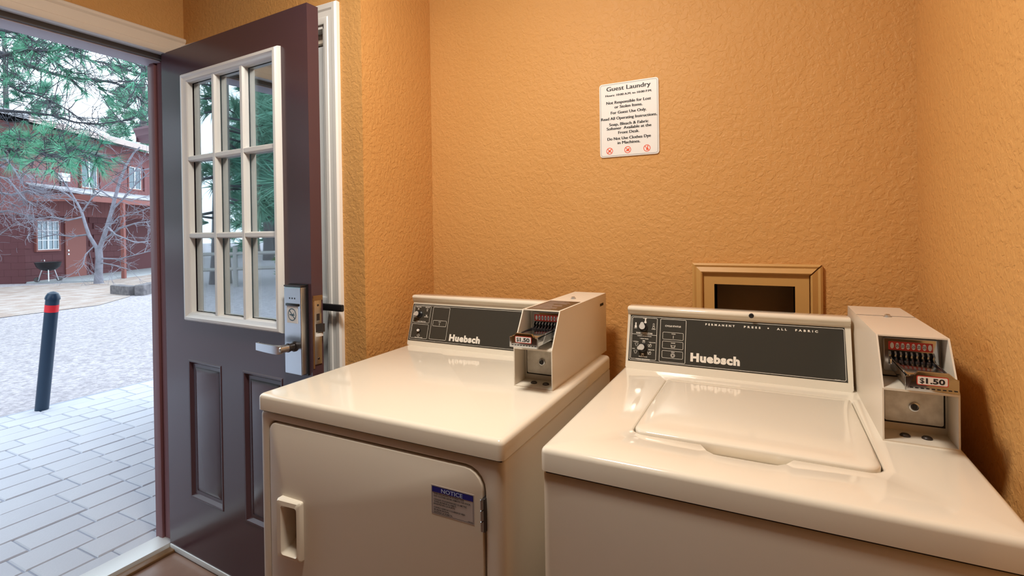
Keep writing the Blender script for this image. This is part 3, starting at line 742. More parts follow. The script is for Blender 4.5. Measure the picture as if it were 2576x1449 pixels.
g.text('HOT', .8715, .1145, 'print', .008, .0026, bold=.03); g.text('WARM', .8965, .1440, 'print', .011, .0022, bold=.03); g.text('COLD', .9225, .1145, 'print', .011, .0026, bold=.03)
for x, y, fill in ((.8715,.1205,1),(.8985,.1340,1),(.9225,.1205,0)):
    if fill: g.disc(x, y, .0034, 'print'); g.rect(x-.0018, x+.0018, y, y+.0115, 'print', .0010, .00035)
    else: g.circ(x, y, .0034, .0007, 'print'); g.rbox(x-.0020, x+.0020, y+.002, y+.0115, .0012, .0007, 'print', .00035)
g.text('* ENERGY SAVING CYCLES', .8965, .0930, 'print', .042, .0022, bold=.03); g.text('* PERM PRESS', .8965, .0855, 'print', .026, .0024, bold=.03)
g.text('* NORMAL', .8730, .0760, 'print', .018, .0024, bold=.03); g.text('* DELICATE', .9195, .0765, 'print', .020, .0024, bold=.03); g.text('HOT', .8690, .0555, 'print', .008, .0024, bold=.03); g.text('DELICATE', .9190, .0560, 'print', .017, .0024, bold=.03); g.text('PERM PRESS', .8965, .0350, 'print', .024, .0024, bold=.03)
for x, y in ((.8765,.0690),(.8745,.0480)):       # shirts
    S = [(x-.005,y+.003),(x-.002,y+.0045),(x+.002,y+.0045),(x+.005,y+.003),(x+.0035,y),(x+.0022,y+.001),(x+.0022,y-.004),(x-.0022,y-.004),(x-.0022,y+.001),(x-.0035,y)]
    for k in range(10): g.line(S[k], S[(k+1) % 10], .0006, 'print', .0003+.00001*k)
for x, y in ((.9140,.0690),(.9135,.0480)):       # hand-wash tubs
    S = [(x-.005,y+.002),(x-.0035,y-.004),(x+.0035,y-.004),(x+.005,y+.002)]
    for k in range(4): g.line(S[k], S[(k+1) % 4], .0007, 'print', .0003+.00001*k)
    g.line((x-.002,y-.003),(x+.003,y+.005), .0012, 'print', .00038)
for x, y in ((.8965,.0785),(.8950,.0415)):
    g.rbox(x-.0035, x+.0035, y-.0035, y+.0035, .0006, .0007, 'print'); g.poly([(x-.003,y+.003),(x,y-.001),(x+.003,y+.003)], 'print', .00035)
g.text('201453', 1.366, .0250, 'print', .012, .0016, bold=.03)
b.build('control_panel', con, label='charcoal control panel with white print reading Huebsch, PERMANENT PRESS, ALL FABRIC', smooth=0)
knob(con, fn, .8935, .1195, 92); knob(con, fn, .8945, .0615, 205)
b = MB(); zc = T+.1680*.985
b.lathe((1.177, CY+.036, T+.1655), [(.0062,0),(.0062,.006),(.005,.0068)], 'black', n=18, ax='y'); b.build('screw_plug', con, label='round black plug in the console lip', smooth=40)
coin_box(was, 1.4055, T, .1125, False)

# ------------------------------------------------------------------ ceiling lamp (above the frame)
LX, LY = .60, -1.06
lamp = thing('ceiling_lamp', (LX, LY, ZC-.09), 'round flush ceiling lamp in front of the machines', 'lamp')
b = MB(); b.lathe((LX, LY, ZC-.022), [(.17,0),(.175,.01),(.175,.022)], 'white_trim', n=32); b.build('lamp_base', lamp)
b = MB(); b.lathe((LX, LY, ZC-.085), [(.02,0),(.08,.006),(.13,.025),(.155,.055),(.158,.064)], 'lamp', n=32); b.build('lamp_diffuser', lamp, label='glowing frosted diffuser')

# ================================================================== OUTDOORS
GZ = -.05
b = MB(); b.box(-90, -4.0, -70, 70, GZ-.22, GZ-.02, 'gravel'); b.box(-4.0, 30, -70, -4.6, GZ-.22, GZ-.02, 'gravel'); b.box(-4.0, -1.14, 2.2, 70, GZ-.22, GZ-.02, 'gravel')
b.build('ground', kind='structure', smooth=0, label='pale gravel drive')
# paving: courses along y, stones of three lengths, each one a part
PX0, PX1, PY0, PY1 = -3.97, -1.155, -4.6, 2.2
b = MB(); b.box(-4.0, -1.14, PY0, PY1, GZ-.22, GZ-.006, 'joint'); pav = b.build('paving', kind='structure', smooth=0, label='grey concrete paver walkway outside the door')
def paver_mesh(wx, ly):
    b = MB(); g_ = .0026
    b.loft([[(x,y,z) for x, y in ((-wx/2+i,-ly/2+i),(wx/2-i,-ly/2+i),(wx/2-i,ly/2-i),(-wx/2+i,ly/2-i))] for z, i in ((-.05,g_),(-.005,g_),(0,g_+.005))], 'paver', False, True)
    return b
protos = {}
cands = []
x = PX1
while x > PX0+.02:
    wx = .165 if x-.165 > PX0 else x-PX0
    y = PY0+random.uniform(-.2, 0)
    while y < PY1:
        ly = random.choice((.165, .245, .245, .33))
        y0, y1 = max(y, PY0), min(y+ly, PY1)
        if y1-y0 > .06: cands.append((x-wx/2, (y0+y1)/2, wx, y1-y0))
        y += ly
    x -= wx
def vis(c):
    d = np.array([c[0], c[1], GZ])-CAM; z = d@FW
    if z < .2: return 1e9
    u = PX+FOC*(d@CR)/z; v = PY-FOC*(d@CU)/z
    return (0 if -60 < u < 430 and v < 1500 else 1)*100+z
cands.sort(key=vis)
rest = MB()
for k, (cx, cy, wx, ly) in enumerate(cands):
    dz = random.uniform(-.003, .001)
    if k < 290:
        key = (round(wx, 3), round(ly, 3))
        if key not in protos:
            o = paver_mesh(wx, ly).build('paver', pav, off=(0,0,0), smooth=0); protos[key] = o
        else: o = copy_obj(protos[key], pav)
        o.location = Vector((cx, cy, GZ+dz))-pav.location; o.rotation_euler = (random.uniform(-.006,.006), random.uniform(-.006,.006), random.uniform(-.008,.008))
    else:
        g_ = .0026
        rest.loft([[(cx+x_,cy+y_,GZ+dz+z) for x_, y_ in ((-wx/2+i,-ly/2+i),(wx/2-i,-ly/2+i),(wx/2-i,ly/2-i),(-wx/2+i,ly/2-i))] for z, i in ((-.05,g_),(-.005,g_),(0,g_+.005))], 'paver', False, True)
o = rest.build('pavers', pav, smooth=0, kind='stuff')
# own building outside: wall, eave, wing with gutter
b = MB(); b.box(-1.16, -1.142, YN-4, DY0-.06, GZ, 2.6, 'siding'); b.box(-1.16, -1.142, DY1+.05, 1.0, GZ, 2.6, 'siding'); b.box(-1.16, -1.142, DY0-.06, DY1+.05, DZ+.05, 2.6, 'siding')
b.build('wall_exterior', kind='structure', smooth=0)
b = MB(); b.box(-1.95, -1.16, YN-4, 1.0, 2.50, 2.54, 'soffit'); b.box(-1.98, -1.95, YN-4, 1.0, 2.46, 2.64, 'soffit'); b.prism([(-2.0,2.64),(-1.16,2.88),(-1.16,2.92),(-2.0,2.68)], 1, YN-4, 1.0, 'shingle')
b.build('eave', kind='structure', smooth=0)
b = MB(); b.box(-3.0, -1.142, 1.0, 1.12, GZ, 2.2, 'siding'); b.build('wall_wing', kind='structure', smooth=0)
ge = at_depth(335, 342, 4.1)
b = MB(); gx, gy, gz = ge.x, ge.y, ge.z
gp_ = [(0,.062),(0,-.045),(.075,-.05),(.095,-.042),(.100,-.02),(.118,.0),(.124,.03),(.135,.045),(.135,.062),(.128,.062),(.118,.034),(.09,-.03),(.012,-.038),(.008,.062)]
b.prism([(gy+.135-p, gz+q) for p, q in gp_], 0, gx, -1.25, 'gutter'); b.box(gx, gx+.003, gy+.02, gy+.134, gz-.045, gz+.055, 'gutter')
b.build('gutter', smooth=30, label='mauve-brown roof gutter end beside the door jamb', cat='gutter')
b = MB(); b.prism([(gy+.14,gz-.06),(1.0,gz-.06),(1.12,gz-.02),(1.12,gz+.35),(gy+.14,gz+.07)], 0, gx+.06, -1.16, 'soffit'); b.build('eave_wing', kind='structure', smooth=0)

# ---- bollard
bb = on_z(105, 1030, GZ); d_ = float((np.array(bb)-CAM)@FW)
bt = at_depth(134, 733, d_-.03)
ax = (bt-bb); H = ax.length; axn = ax.normalized()
bol = thing('bollard', bb, 'leaning dark blue bollard with a red band at the edge of the paving', 'bollard')
r0 = .043
b = MB(); b.tube([bb-axn*.08, bb+axn*(H*.945)], r0, 'bollard', n=20); b.build('post', bol)
b = MB(); b.tube([bb+axn*(H*f) for f in (.935,.945,.962,.985,.996,1.0)], [r0*1.12,r0*1.12,r0*1.04,r0*.78,r0*.40,r0*.05], 'bollard', n=20); b.build('cap', bol)
b = MB(); b.tube([bb+axn*(H*f) for f in (.83,.89)], r0*1.02, 'bollard_red', n=20); b.build('red_band', bol, label='bright red band')

# ---- the red-brown lodge across the drive
E1 = Vector((-.522, .853, 0)).normalized(); NF = Vector((E1.y, -E1.x, 0))      # along the facade / out of the facade
C0 = on_z(65, 712, GZ)
HP = lambda a, o, z: C0+E1*a+NF*o+Vector((0,0,z-GZ))
house = thing('lodge', C0, 'two-storey red-brown lodge with covered porch across the gravel drive', 'building')
def hbox(b, a0, a1, o0, o1, z0, z1, m):
    v = b.verts([HP(a,o,z) for z in (z0,z1) for a, o in ((a0,o0),(a1,o0),(a1,o1),(a0,o1))])
    for q in ((3,2,1,0),(4,5,6,7),(0,1,5,4),(1,2,6,5),(2,3,7,6),(3,0,4,7)): b.face([v[i] for i in q], m)
A1 = 11.0; ZM, ZE = 2.0, 4.75
b = MB(); hbox(b, 0, A1, -7, -.03, GZ-.1, ZE, 'block'); b.build('wall_core', house, smooth=0)
wins = [(.41,1.24,.92,1.83),(2.26,2.98,3.02,3.96),(4.69,5.43,3.18,4.05)]
dr = (1.52, 2.42, GZ, 1.98)
def hit(a0, a1, z0, z1):
    return any(a1 > w[0]-.06 and a0 < w[1]+.06 and z1 > w[2]-.06 and z0 < w[3]+.06 for w in wins+[dr])
# blocks of the lower storey on both faces
cnt = 0
for face in (0, 1):
    for r_ in range(10):
        z0 = GZ+.205*r_; a = -.2*(r_ % 2)
        while a < (4.4 if face == 0 else 2.2):
            a0, a1 = max(a, 0), a+.395
            if face == 0 and not hit(a0, a1, z0, z0+.2):
                b = MB(); hbox(b, a0, a1, -.035, 0, z0, z0+.198, 'block'); b.build('block', house, smooth=0)
            elif face == 1:
                b = MB(); hbox(b, -.004, .03, -a1, -a0-.001, z0, z0+.198, 'block'); b.build('block', house, smooth=0)
            a += .40
# upright siding boards
for k in range(36):
    a0 = .21*k
    for (z0, z1) in ((ZM, ZE),):
        segs = [(z0, z1)]
        for w in wins[1:]:
            if a0+.2 > w[0]-.05 and a0 < w[1]+.05: segs = [(z0, w[2]-.05), (w[3]+.05, z1)]
        for s0, s1 in segs:
            b = MB(); hbox(b, a0, a0+.203, -.035, .012, s0, s1, 'siding'); b.build('siding_board', house, smooth=0)
for k in range(12):
    b = MB(); hbox(b, -.02, .02, -.21*(k+1), -.21*k-.006, ZM, ZE, 'siding'); b.build('siding_board', house, smooth=0)
for wi, w in enumerate(wins):
    b = MB(); f = .055
    for q in ((w[0]-f,w[1]+f,w[3],w[3]+f),(w[0]-f,w[1]+f,w[2]-f,w[2]),(w[0]-f,w[0],w[2],w[3]),(w[1],w[1]+f,w[2],w[3])): hbox(b, q[0], q[1], -.03, .035, q[2], q[3], 'redtrim')
    win = b.build('window', house, smooth=0, label=('white gridded ground-floor window', 'tall upper window', 'small upper window')[wi])
    b = MB()
    xs = [w[0], (w[0]+w[1])/2, w[1]]
    for x in xs: hbox(b, x-.025, x+.025, -.01, .02, w[2], w[3], 'winframe')
    for z in (w[2], w[3]): hbox(b, w[0], w[1], -.01, .021, z-.025, z+.025, 'winframe')
    if wi == 0:
        for t in (1/3, 2/3): hbox(b, w[0], w[1], -.006, .016, w[2]+(w[3]-w[2])*t-.012, w[2]+(w[3]-w[2])*t+.012, 'winframe')
        for t in (.25, .75): hbox(b, w[0]+(w[1]-w[0])*t-.010, w[0]+(w[1]-w[0])*t+.010, -.006, .0165, w[2], w[3], 'winframe')
    b.build('sash', win, smooth=0)
    for x0_, x1_ in ((xs[0],xs[1]),(xs[1],xs[2])):
        b = MB(); hbox(b, x0_+.02, x1_-.02, -.004, .0, w[2]+.02, w[3]-.02, 'winglass'); b.build('pane', win, smooth=0)
    b = MB(); hbox(b, w[0], w[1], -.029, -.02, w[2], w[3], 'curtain' if wi == 0 else 'room_dark'); b.build('curtain', win, smooth=0)
b = MB(); hbox(b, dr[0], dr[1], -.03, .01, GZ, dr[3], 'redtrim')
hd = b.build('house_door', house, smooth=0, label='red-brown lodge door under the porch')
for z in (.62+.22, .50+.22):
    b = MB(); c = HP(1.62, .01, z); b.lathe(c, [(.035,-.0),(.035,.02),(.03,.05)], 'chrome', n=12, ax='z'); b.build('knob', hd)
b = MB(); hbox(b, 1.27, 1.62, .012, .12, 3.14, 3.40, 'winframe'); wb = b.build('meter_box', house, smooth=0, label='white box on the upper wall')
b = MB(); hbox(b, 1.32, 1.37, .012, .06, 2.86, 3.14, 'darksteel'); hbox(b, 1.52, 1.57, .012, .06, 2.86, 3.14, 'darksteel'); b.build('conduit', wb, smooth=0)
# porch: roof on posts, slab
PO = 1.75
b = MB()
v = [[HP(a, o, z) for o, z in ((.0,2.98),(PO+.15,2.60),(PO+.15,2.54),(.0,2.92))] for a in (.05, A1)]
b.loft(v, 'shingle'); b.build('porch_roof', house, smooth=0, label='grey shingled porch roof')
b = MB(); hbox(b, .05, A1, PO+.10, PO+.15, 2.38, 2.58, 'redtrim'); hbox(b, .05, .09, 0, PO+.1, 2.40, 2.60, 'redtrim'); b.build('porch_fascia', house, smooth=0, label='red porch fascia board')
pb = on_z(312, 700, GZ); pa = (pb-C0).dot(E1); po = (pb-C0).dot(NF)
for a in (pa, pa+3.4):
    b = MB(); hbox(b, a-.05, a+.05, po-.05, po+.05, GZ, 2.42, 'redtrim'); hbox(b, a-.04, a+.04, po-.04, po+.04, 2.2, 2.42, 'redtrim')
    b.build('porch_post', house, smooth=0, label='red porch post')
b = MB(); hbox(b, .02, A1, -.02, PO+.2, GZ-.1, GZ+.03, 'concrete'); b.build('porch_slab', house, smooth=0, label='pale concrete porch slab')
b = MB(); ov = .75
v = [[HP(a, o, z) for o, z in ((ov,ZE-.06),(ov,ZE+.10),(-3.5,ZE+1.25),(-7.7,ZE+.1),(-7.7,ZE-.06),(-3.5,ZE+1.05))] for a in (-.7, A1+.4)]
b.loft(v, 'shingle'); b.build('roof', house, smooth=0, label='grey shingled main roof')
b = MB(); hbox(b, -.72, A1+.4, ov, ov+.03, ZE-.12, ZE+.06, 'fascia'); b.build('eave_fascia', house, smooth=0, label='tan eave board')
b = MB(); v = [HP(.0,-.03,ZE-.1), HP(.0,-6.97,ZE-.1), HP(.0,-3.5,ZE+1.04)]; b.loft([v, [p+E1*.1 for p in v]], 'siding'); b.build('gable', house, smooth=0)

# bare ground strip with dry needles before the lodge
b = MB(); n_ = 14; top = []; bot = []
for k in range(n_+1):
    a = -7+20*k/n_
    top.append(HP(a, 1.9 if a > 0 else -.05, GZ)); bot.append(HP(a, 5.2+.7*math.sin(k*1.3), GZ))
for k in range(n_):
    z_ = Vector((0,0,-.012)); b.face(b.verts([top[k]+z_, top[k+1]+z_, bot[k+1]+z_, bot[k]+z_]), 'dirt')
b.build('dirt_strip', kind='structure', smooth=0, label='bare strip of dirt and dry needles before the lodge')

# ---- kettle grill without lid
gb = on_z(122, 709, GZ+.03)+Vector((0,0,0))
gb = HP((gb-C0).dot(E1), max((gb-C0).dot(NF), .5), GZ+.03)
gr = thing('kettle_grill', gb, 'black kettle grill on three legs under the lodge window', 'grill')
S_ = .97
b = MB(); b.lathe(gb+Vector((0,0,.36*S_)), [(.06*S_,-.02*S_),(.19*S_,.02*S_),(.28*S_,.11*S_),(.315*S_,.22*S_),(.33*S_,.24*S_),(.31*S_,.25*S_),(.27*S_,.13*S_),(.05*S_,.05*S_)], 'black', n=28); b.build('bowl', gr, label='black enamel bowl')
for k, a in enumerate((100, 220, 340)):
    c, s_ = math.cos(R(a)), math.sin(R(a))
    b = MB(); b.tube([gb+Vector((c*.15,s_*.15,.42))*S_, gb+Vector((c*.27,s_*.27,.03))*S_], .014, 'steel', n=8); b.build('leg', gr)
    if k < 2:
        b = MB(); b.lathe(gb+Vector((c*.30,s_*.30,.075))*S_-Vector((.015,0,0)), [(.075,0),(.075,.03)], 'darksteel', n=18, ax='x'); b.build('wheel', gr)
b = MB(); b.lathe(gb+Vector((0,0,.24*S_)), [(.02,0),(.12,.02),(.11,.03)], 'steel', n=18); b.build('ash_pan', gr)
b = MB(); b.tube([gb+Vector((-.10,-.12,.62)), gb+Vector((-.09,-.12,.66)), gb+Vector((.09,-.12,.66)), gb+Vector((.10,-.12,.62))], .01, 'steel', n=6); b.build('grate_handle', gr)

# ---- landscape timbers
def timber(u0, v0, u1, v1, w, h, label):
    a, c = on_z(u0, v0, GZ), on_z(u1, v1, GZ); ex = (c-a).normalized(); ey = Vector((-ex.y, ex.x, 0))
    b = MB(); L = []
    for t in (0, .02, .3, .6, .98, 1):
        i = .012 if t in (0, 1) else 0; j = random.uniform(-.012, .012)
        L.append([a.lerp(c, t)+ey*(p+j)+Vector((0,0,q)) for p, q in ((-w/2+i,-.05),(w/2-i,-.05),(w/2-i,h-i),(w/2-i-.02,h-i+.01),(-w/2+i+.02,h-i+.01),(-w/2+i,h-i))])
    b.loft(L, 'timber'); b.build('landscape_timber', label=label, cat='timber', group='timbers edging the planting bed')
timber(289, 737, 334, 741, .2, .19, 'short dark weathered timber at the open end of the bed edging')
timber(350, 742, 400, 730, .2, .22, 'longer weathered timber next to the door jamb in the bed edging')

# ---- bare deciduous tree in front of the lodge
tb = on_z(250, 712, GZ); td = float((np.array(tb)-CAM)@FW)
bt_ = thing('bare_tree', tb, 'bare pale grey tree forking low before the lodge porch', 'tree')
TP = lambda u, v, dd=0: at_depth(u, v, td+dd)
def twig(b, p, d, ln, r, depth, m='bark_grey'):
    pts = [p]; rad = [r]; q = p.copy(); dd = d.copy()
    for k in range(4):
        dd = (dd+Vector((random.gauss(0,.16), random.gauss(0,.16), random.gauss(.02,.14)))).normalized(); q = q+dd*ln/4; pts.append(q.copy()); rad.append(max(r*(1-.2*(k+1)), .003))
    b.tube(pts, rad, m, n=5)
    if depth > 0:
        for k in range(2, 5):
            for s_ in (0, 1):
                nd = (dd+Vector((random.gauss(0,.55), random.gauss(0,.55), random.gauss(.0,.4)))).normalized()
                twig(b, pts[k], nd, ln*random.uniform(.4,.65), rad[k]*.7, depth-1, m)
b = MB(); b.tube([TP(248,722), TP(248,690), TP(250,650), TP(248,626)], [.13,.10,.09,.09], 'bark_grey', n=12)
b.tube([TP(248,632), TP(258,605), TP(268,575), TP(278,540), TP(290,495), TP(303,450), TP(318,415), TP(336,385), TP(352,370)], [.065,.062,.058,.052,.046,.04,.032,.025,.018], 'bark_grey', n=10)
b.tube([TP(248,632), TP(236,612), TP(224,592), TP(216,568), TP(206,535), TP(194,510), TP(170,490), TP(140,472)], [.055,.052,.048,.042,.036,.03,.024,.018], 'bark_grey', n=10)
b.build('trunk', bt_, smooth=60)
br = [((258,607),[(300,575),(340,562),(385,556)],.035),((270,570),[(290,590),(340,610),(385,605)],.03),((250,650),[(300,652),(345,640),(378,632)],.028),((250,660),[(290,668),(330,680)],.022),
      ((280,530),[(310,500),(345,460),(385,425)],.03),((300,460),[(340,430),(380,425)],.022),((285,500),[(240,470),(205,440),(170,420)],.022),((222,590),[(180,595),(140,590),(100,598)],.03),
      ((210,545),[(170,555),(130,545),(90,552)],.026),((195,512),[(170,470),(150,440),(120,430)],.024),((206,535),[(230,500),(262,470),(300,445)],.024),((238,618),[(215,640),(210,665),(190,690)],.020),
      ((318,415),[(300,400),(270,395),(240,385)],.018),((290,495),[(330,505),(380,490)],.018),((268,575),[(300,545),(330,540),(380,520)],.022)]
for (s0, pts, r_) in br:
    b = MB(); dz = random.uniform(-.9,.9); P = [TP(*s0)]+[TP(u, v, dz*(k+1)/len(pts)) for k, (u, v) in enumerate(pts)]
    b.tube(P, [r_*(1-.22*k) for k in range(len(P))], 'bark_grey', n=7)
    for k in range(1, len(P)):
        for q in range(3):
            d_ = (P[k]-P[k-1]).normalized(); d_ = (d_+Vector((random.gauss(0,.5),random.gauss(0,.5),random.gauss(.05,.45)))).normalized()
            twig(b, P[k-1].lerp(P[k], random.uniform(.3,1)), d_, random.uniform(.35,.7), r_*.35, 1)
    b.build('branch', bt_, smooth=60)

# ---- dead grey brush hanging from the left
sb = on_z(-55, 735, GZ); sd = float((np.array(sb)-CAM)@FW)
sh = thing('bare_shrub', sb, 'tangled grey leafless shrub before the lodge corner', 'shrub')
SP = lambda u, v, dd=0: at_depth(u, v, sd+dd)
b = MB(); b.tube([SP(-55,745), SP(-50,640), SP(-35,540), SP(-25,440), SP(-30,380)], [.09,.08,.06,.045,.03], 'bark_grey', n=8); b.build('trunk', sh, smooth=60)
for (s0, pts, r_) in [((-30,410),[(15,400),(45,440),(60,470),(110,485)],.03),((-28,440),[(20,450),(60,500),(90,520)],.03),((-30,480),[(30,490),(70,480),(130,500),(185,500)],.03),((-35,540),[(20,530),(60,540),(100,560)],.025),((-30,400),[(10,420),(50,430),(80,450)],.022),((-40,560),[(10,505),(50,520),(90,500),(120,530)],.02),((-45,600),[(0,590),(40,560),(75,575)],.016)]:
    b = MB(); dz = random.uniform(-.7,.7); P = [SP(*s0)]+[SP(u, v, dz*(k+1)/len(pts)) for k, (u, v) in enumerate(pts)]
    b.tube(P, [r_*(1-.18*k) for k in range(len(P))], 'bark_grey', n=6)
    for k in range(1, len(P)):
        for q in range(5):
            d_ = (P[k]-P[k-1]).normalized(); d_ = (d_+Vector((random.gauss(0,.5),random.gauss(0,.5),random.gauss(-.1,.5)))).normalized()
            twig(b, P[k-1].lerp(P[k], random.uniform(.1,1)), d_, random.uniform(.3,.6), r_*.32, 1)
    b.build('branch', sh, smooth=60)

# ---- pines
def tuft(V, F, p, d, ln, n, spread, w):
    d = d.normalized(); a = d.cross(Vector((.3,.2,1))).normalized(); c = d.cross(a)
    for k in range(n):
        t = random.uniform(0, .35); th_ = random.uniform(0, 2*math.pi); s_ = random.uniform(.25, 1)*spread
        nd = (d+(a*math.cos(th_)+c*math.sin(th_))*s_).normalized(); l = ln*random.uniform(.65, 1.1)
        base = p+d*ln*t*.6; side = nd.cross(Vector((random.random()-.5, random.random()-.5, random.random()-.5))).normalized()*w
        i = len(V); V += [base-side, base+side, base+nd*l]; F.append((i, i+1, i+2))
def needles(name, parent, V, F, m):
    me = bpy.data.meshes.new(name); off = Vector(parent.location); me.from_pydata([tuple(Vector(v)-off) for v in V], [], F); me.materials.append(M[m])
    o = bpy.data.objects.new(name, me); COL.objects.link(o); o.parent = parent; o['kind'] = 'stuff'; return o
def pine(base, H, r, m, label, group, crown0=.22, n_b=46, tuft_l=.55, n_t=26, rad=2.6, w=.018, per=7):
    t = thing('pine_tree', base, label, 'tree', group)
    b = MB(); lean = Vector((random.uniform(-.02,.02), random.uniform(-.02,.02), 1)); P = [base+lean*H*f for f in (-.01,.05,.3,.6,.9,1)]
    b.tube(P, [r*1.25, r, r*.8, r*.5, r*.15, .02], 'bark_far', n=10); b.build('trunk', t, smooth=60)
    V, F = [], []; b = MB()
    for k in range(n_b):
        f = crown0+(1-crown0)*(k+random.random())/n_b; ang = random.uniform(0, 2*math.pi); ln = rad*(1-((f-crown0)/(1-crown0)))**.7*random.uniform(.7,1.1)+.25
        p0 = base+lean*H*f; d = Vector((math.cos(ang), math.sin(ang), random.uniform(-.25,.25)))
        P = [p0]
        for q in range(1, 4): P.append(p0+d*ln*q/3+Vector((random.gauss(0,.08), random.gauss(0,.08), random.gauss(-.05,.08)))*ln*.5)
        b.tube(P, [.035*ln/rad+.008, .025*ln/rad+.006, .012, .006], 'bark_dark', n=5)
        for q in range(per):
            x_ = random.uniform(.25, 1)*2.999; i = int(x_); pp = P[i].lerp(P[i+1], x_-i)+Vector((random.gauss(0,.22), random.gauss(0,.22), random.gauss(0,.15)))*ln*.5
            tuft(V, F, pp, d+Vector((random.gauss(0,.5), random.gauss(0,.5), random.gauss(.15,.4))), tuft_l, n_t, 1.1, w)
    b.build('boughs', t, smooth=60); needles('needles', t, V, F, m)
    return t
# near pine: trunk left of the doorway view, boughs reaching across it
nd_ = 8.0
nb = on_z(-420, 800, GZ); nb = Vector(CAM+np.array(ray(-420, PY))*nd_); nb.z = GZ
near = thing('pine_tree', nb, 'pine with long drooping green boughs reaching across the gravel drive', 'tree', 'pines around the drive')
near['label'] = 'near pine with long dark boughs reaching over the gravel drive'
b = MB(); b.tube([nb+Vector((0,0,z)) for z in (-.1,.3,2,5,8,10)], [.30,.26,.22,.17,.08,.02], 'bark_dark', n=12); b.build('trunk', near, smooth=60)
V, F = [], []
boughs = [([(-420,150),(-150,140),(0,142),(60,125),(110,128),(170,125),(220,120)],.035,(7.6,6.6),8),
 ([(-420,120),(-150,115),(0,132),(60,160),(120,182),(170,195),(230,200),(290,208),(340,235),(372,270)],.04,(7.8,7.0),4),
 ([(-420,230),(-150,260),(0,278),(60,282),(130,290),(190,308),(250,312),(330,302)],.032,(7.8,7.4),1),
 ([(-420,60),(-150,60),(0,75),(60,85),(110,120),(150,170),(175,190)],.028,(7.6,6.8),7),
 ([(-420,190),(-150,190),(0,200),(50,230),(100,240),(160,270),(200,300)],.022,(7.8,6.9),1),
 ([(-420,40),(-150,20),(0,30),(100,70),(200,100),(280,130),(350,165),(390,200)],.03,(7.6,6.4),9),
 ([(-420,300),(-150,310),(0,345),(50,350),(120,362),(190,378),(245,392)],.028,(7.2,6.2),18),
 ([(-420,330),(-150,335),(0,372),(50,378),(120,388),(180,396)],.02,(7.0,6.0),14),
 ([(-420,100),(-100,90),(30,95),(120,110),(220,150),(300,165),(360,190)],.022,(8.6,8.0),7),
 ([(-420,10),(-100,-10),(60,20),(200,70),(330,120),(390,150)],.022,(8.4,7.6),9)]
for pts, r_, (d0, d1), dens in boughs:
    b = MB(); n_ = len(pts); P = [at_depth(u, v, d0+(d1-d0)*k/(n_-1)+random.uniform(-.1,.1)) for k, (u, v) in enumerate(pts)]
    P[0] = nb+Vector((0,0,P[0].z))
    b.tube(P, [r_*(1-.8*k/(n_-1)) for k in range(n_)], 'bark_dark', n=7)
    for k in range(2, n_):
        for q in range(dens):
            p = P[k-1].lerp(P[k], random.random()); d = (P[k]-P[k-1]).normalized()
            d2 = (d*.8+Vector((random.gauss(0,.6), random.gauss(0,.6), random.gauss(-.05,.45)))).normalized(); ln = random.uniform(.12,.42)
            b.tube([p, p+d2*ln*.5+Vector((0,0,random.gauss(0,.02))), p+d2*ln], [.008,.006,.004], 'bark_dark', n=4)
            tuft(V, F, p+d2*ln*.8, d2, .22, 30, .8, .0028)
            if random.random() < .25: tuft(V, F, p+d2*ln*.4, d2, .18, 18, .9, .0028)
        for q in range(5):   # bare twigs
            p = P[k-1].lerp(P[k], random.random()); twig(b, p, ((P[k]-P[k-1]).normalized()+Vector((random.gauss(0,.6),random.gauss(0,.6),random.gauss(-.1,.5)))).normalized(), random.uniform(.25,.6), .007, 1, 'bark_dark')
    b.build('bough', near, smooth=60)
needles('needles', near, V, F, 'needles')
def gpos(u, t):
    p = Vector(CAM+np.array(ray(u, PY))*t); p.z = GZ; return p
for u, t, H, rad, lab in ((366,33,19,2.6,'tall pine rising behind the lodge roof beside the door jamb'),(30,36,20,4.2,'broad tall pine behind the lodge gable'),(-440,30,18,3.0,'tall pine left of the lodge gable'),(120,52,17,2.4,'distant pine behind the middle of the lodge roof'),(300,54,17,2.2,'distant slim pine behind the lodge eave')):
    pine(gpos(u, t), H, .28, 'needles_far', lab, 'pines around the drive', crown0=.15, n_b=70, tuft_l=.8, n_t=22, rad=rad, w=.03, per=8)
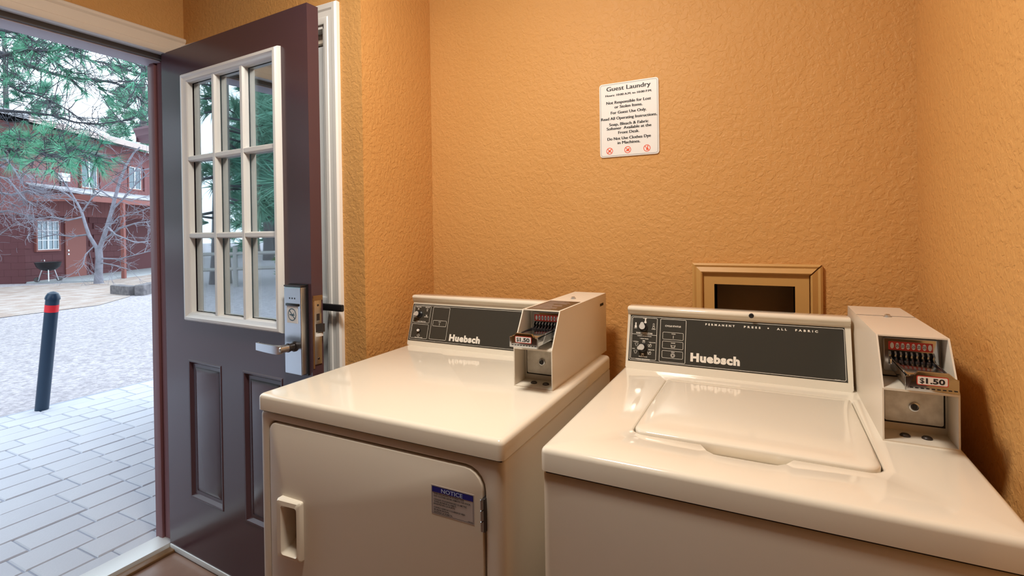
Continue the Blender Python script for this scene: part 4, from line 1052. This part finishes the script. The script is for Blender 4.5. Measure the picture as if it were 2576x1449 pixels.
# the side seen mirrored in the door glass
for x, y, H, rad, lab in ((-8.2,-7.4,13,1.7,'pine standing nearest the rail fence'),(-13.4,-7.0,15,2.2,'pine behind the rail fence with a wide crown'),(-18.5,-12.5,17,2.0,'tall pine far behind the rail fence'),(-13.5,-17.5,16,2.2,'pine far off beyond the end of the rail fence'),(-25,-8.0,17,2.4,'tall pine where the drive ends'),(-9.6,-13,14,2.2,'pine beyond the low shrubs'),(-24.5,-15.2,18,2.0,'most distant pine beyond the rail fence')):
    pine(Vector((x,y,GZ)), H, .24, 'needles_far', lab, 'pines around the drive', crown0=.12, n_b=75, tuft_l=.7, n_t=22, rad=rad, w=.026, per=9)
for x, y in ((-29.5,-18.5),(-21,-19.5),(-31.5,-11.5),(-39,-23),(-27,-25),(-19,-26)):
    pine(Vector((x,y,GZ)), random.uniform(15,19), .25, 'needles_far', 'distant pine of the wood line far beyond the rail fence', 'pines of the far wood line', crown0=.06, n_b=60, tuft_l=.9, n_t=20, rad=3.0, w=.04, per=8)
f0, f1 = Vector((-15.5,-3.6,GZ)), Vector((-7.2,-11.5,GZ))
fen = thing('rail_fence', f0, 'grey split-rail fence along the drive', 'fence')
for k in range(6):
    p = f0.lerp(f1, k/5); b = MB(); b.tube([p+Vector((0,0,-.1)), p+Vector((0,0,1.05))], [.07,.06], 'rail', n=8); b.build('post', fen)
    if k < 5:
        q = f0.lerp(f1, (k+1)/5)
        for z in (.45, .85):
            b = MB(); b.tube([p+Vector((0,0,z)), p.lerp(q,.5)+Vector((0,0,z+random.uniform(-.02,.02))), q+Vector((0,0,z))], [.045,.05,.045], 'rail', n=7); b.build('rail', fen)
for k, (x, y) in enumerate(((-13.0,-9.6),(-7.2,-13.2),(-16.2,-5.6))):
    s = thing('green_shrub', (x,y,GZ), ('rounded green shrub behind the fence middle','wider green shrub beyond the fence end','green shrub behind the fence start')[k], 'shrub', 'shrubs behind the fence')
    b = MB()
    for q in range(9): b.tube([Vector((x,y,GZ-.05)), Vector((x+random.gauss(0,.4), y+random.gauss(0,.4), GZ+random.uniform(.4,.9)))], [.02,.008], 'bark_dark', n=5)
    b.build('stems', s)
    V, F = [], []
    for q in range(90):
        p = Vector((x+random.gauss(0,.45), y+random.gauss(0,.45), GZ+abs(random.gauss(.45,.3)))); tuft(V, F, p, Vector((random.gauss(0,1),random.gauss(0,1),random.random())), .22, 16, 1.3, .03)
    needles('leaves', s, V, F, 'shrubgreen')
for o in bpy.data.objects:
    if 'world_coords' in o: del o['world_coords']
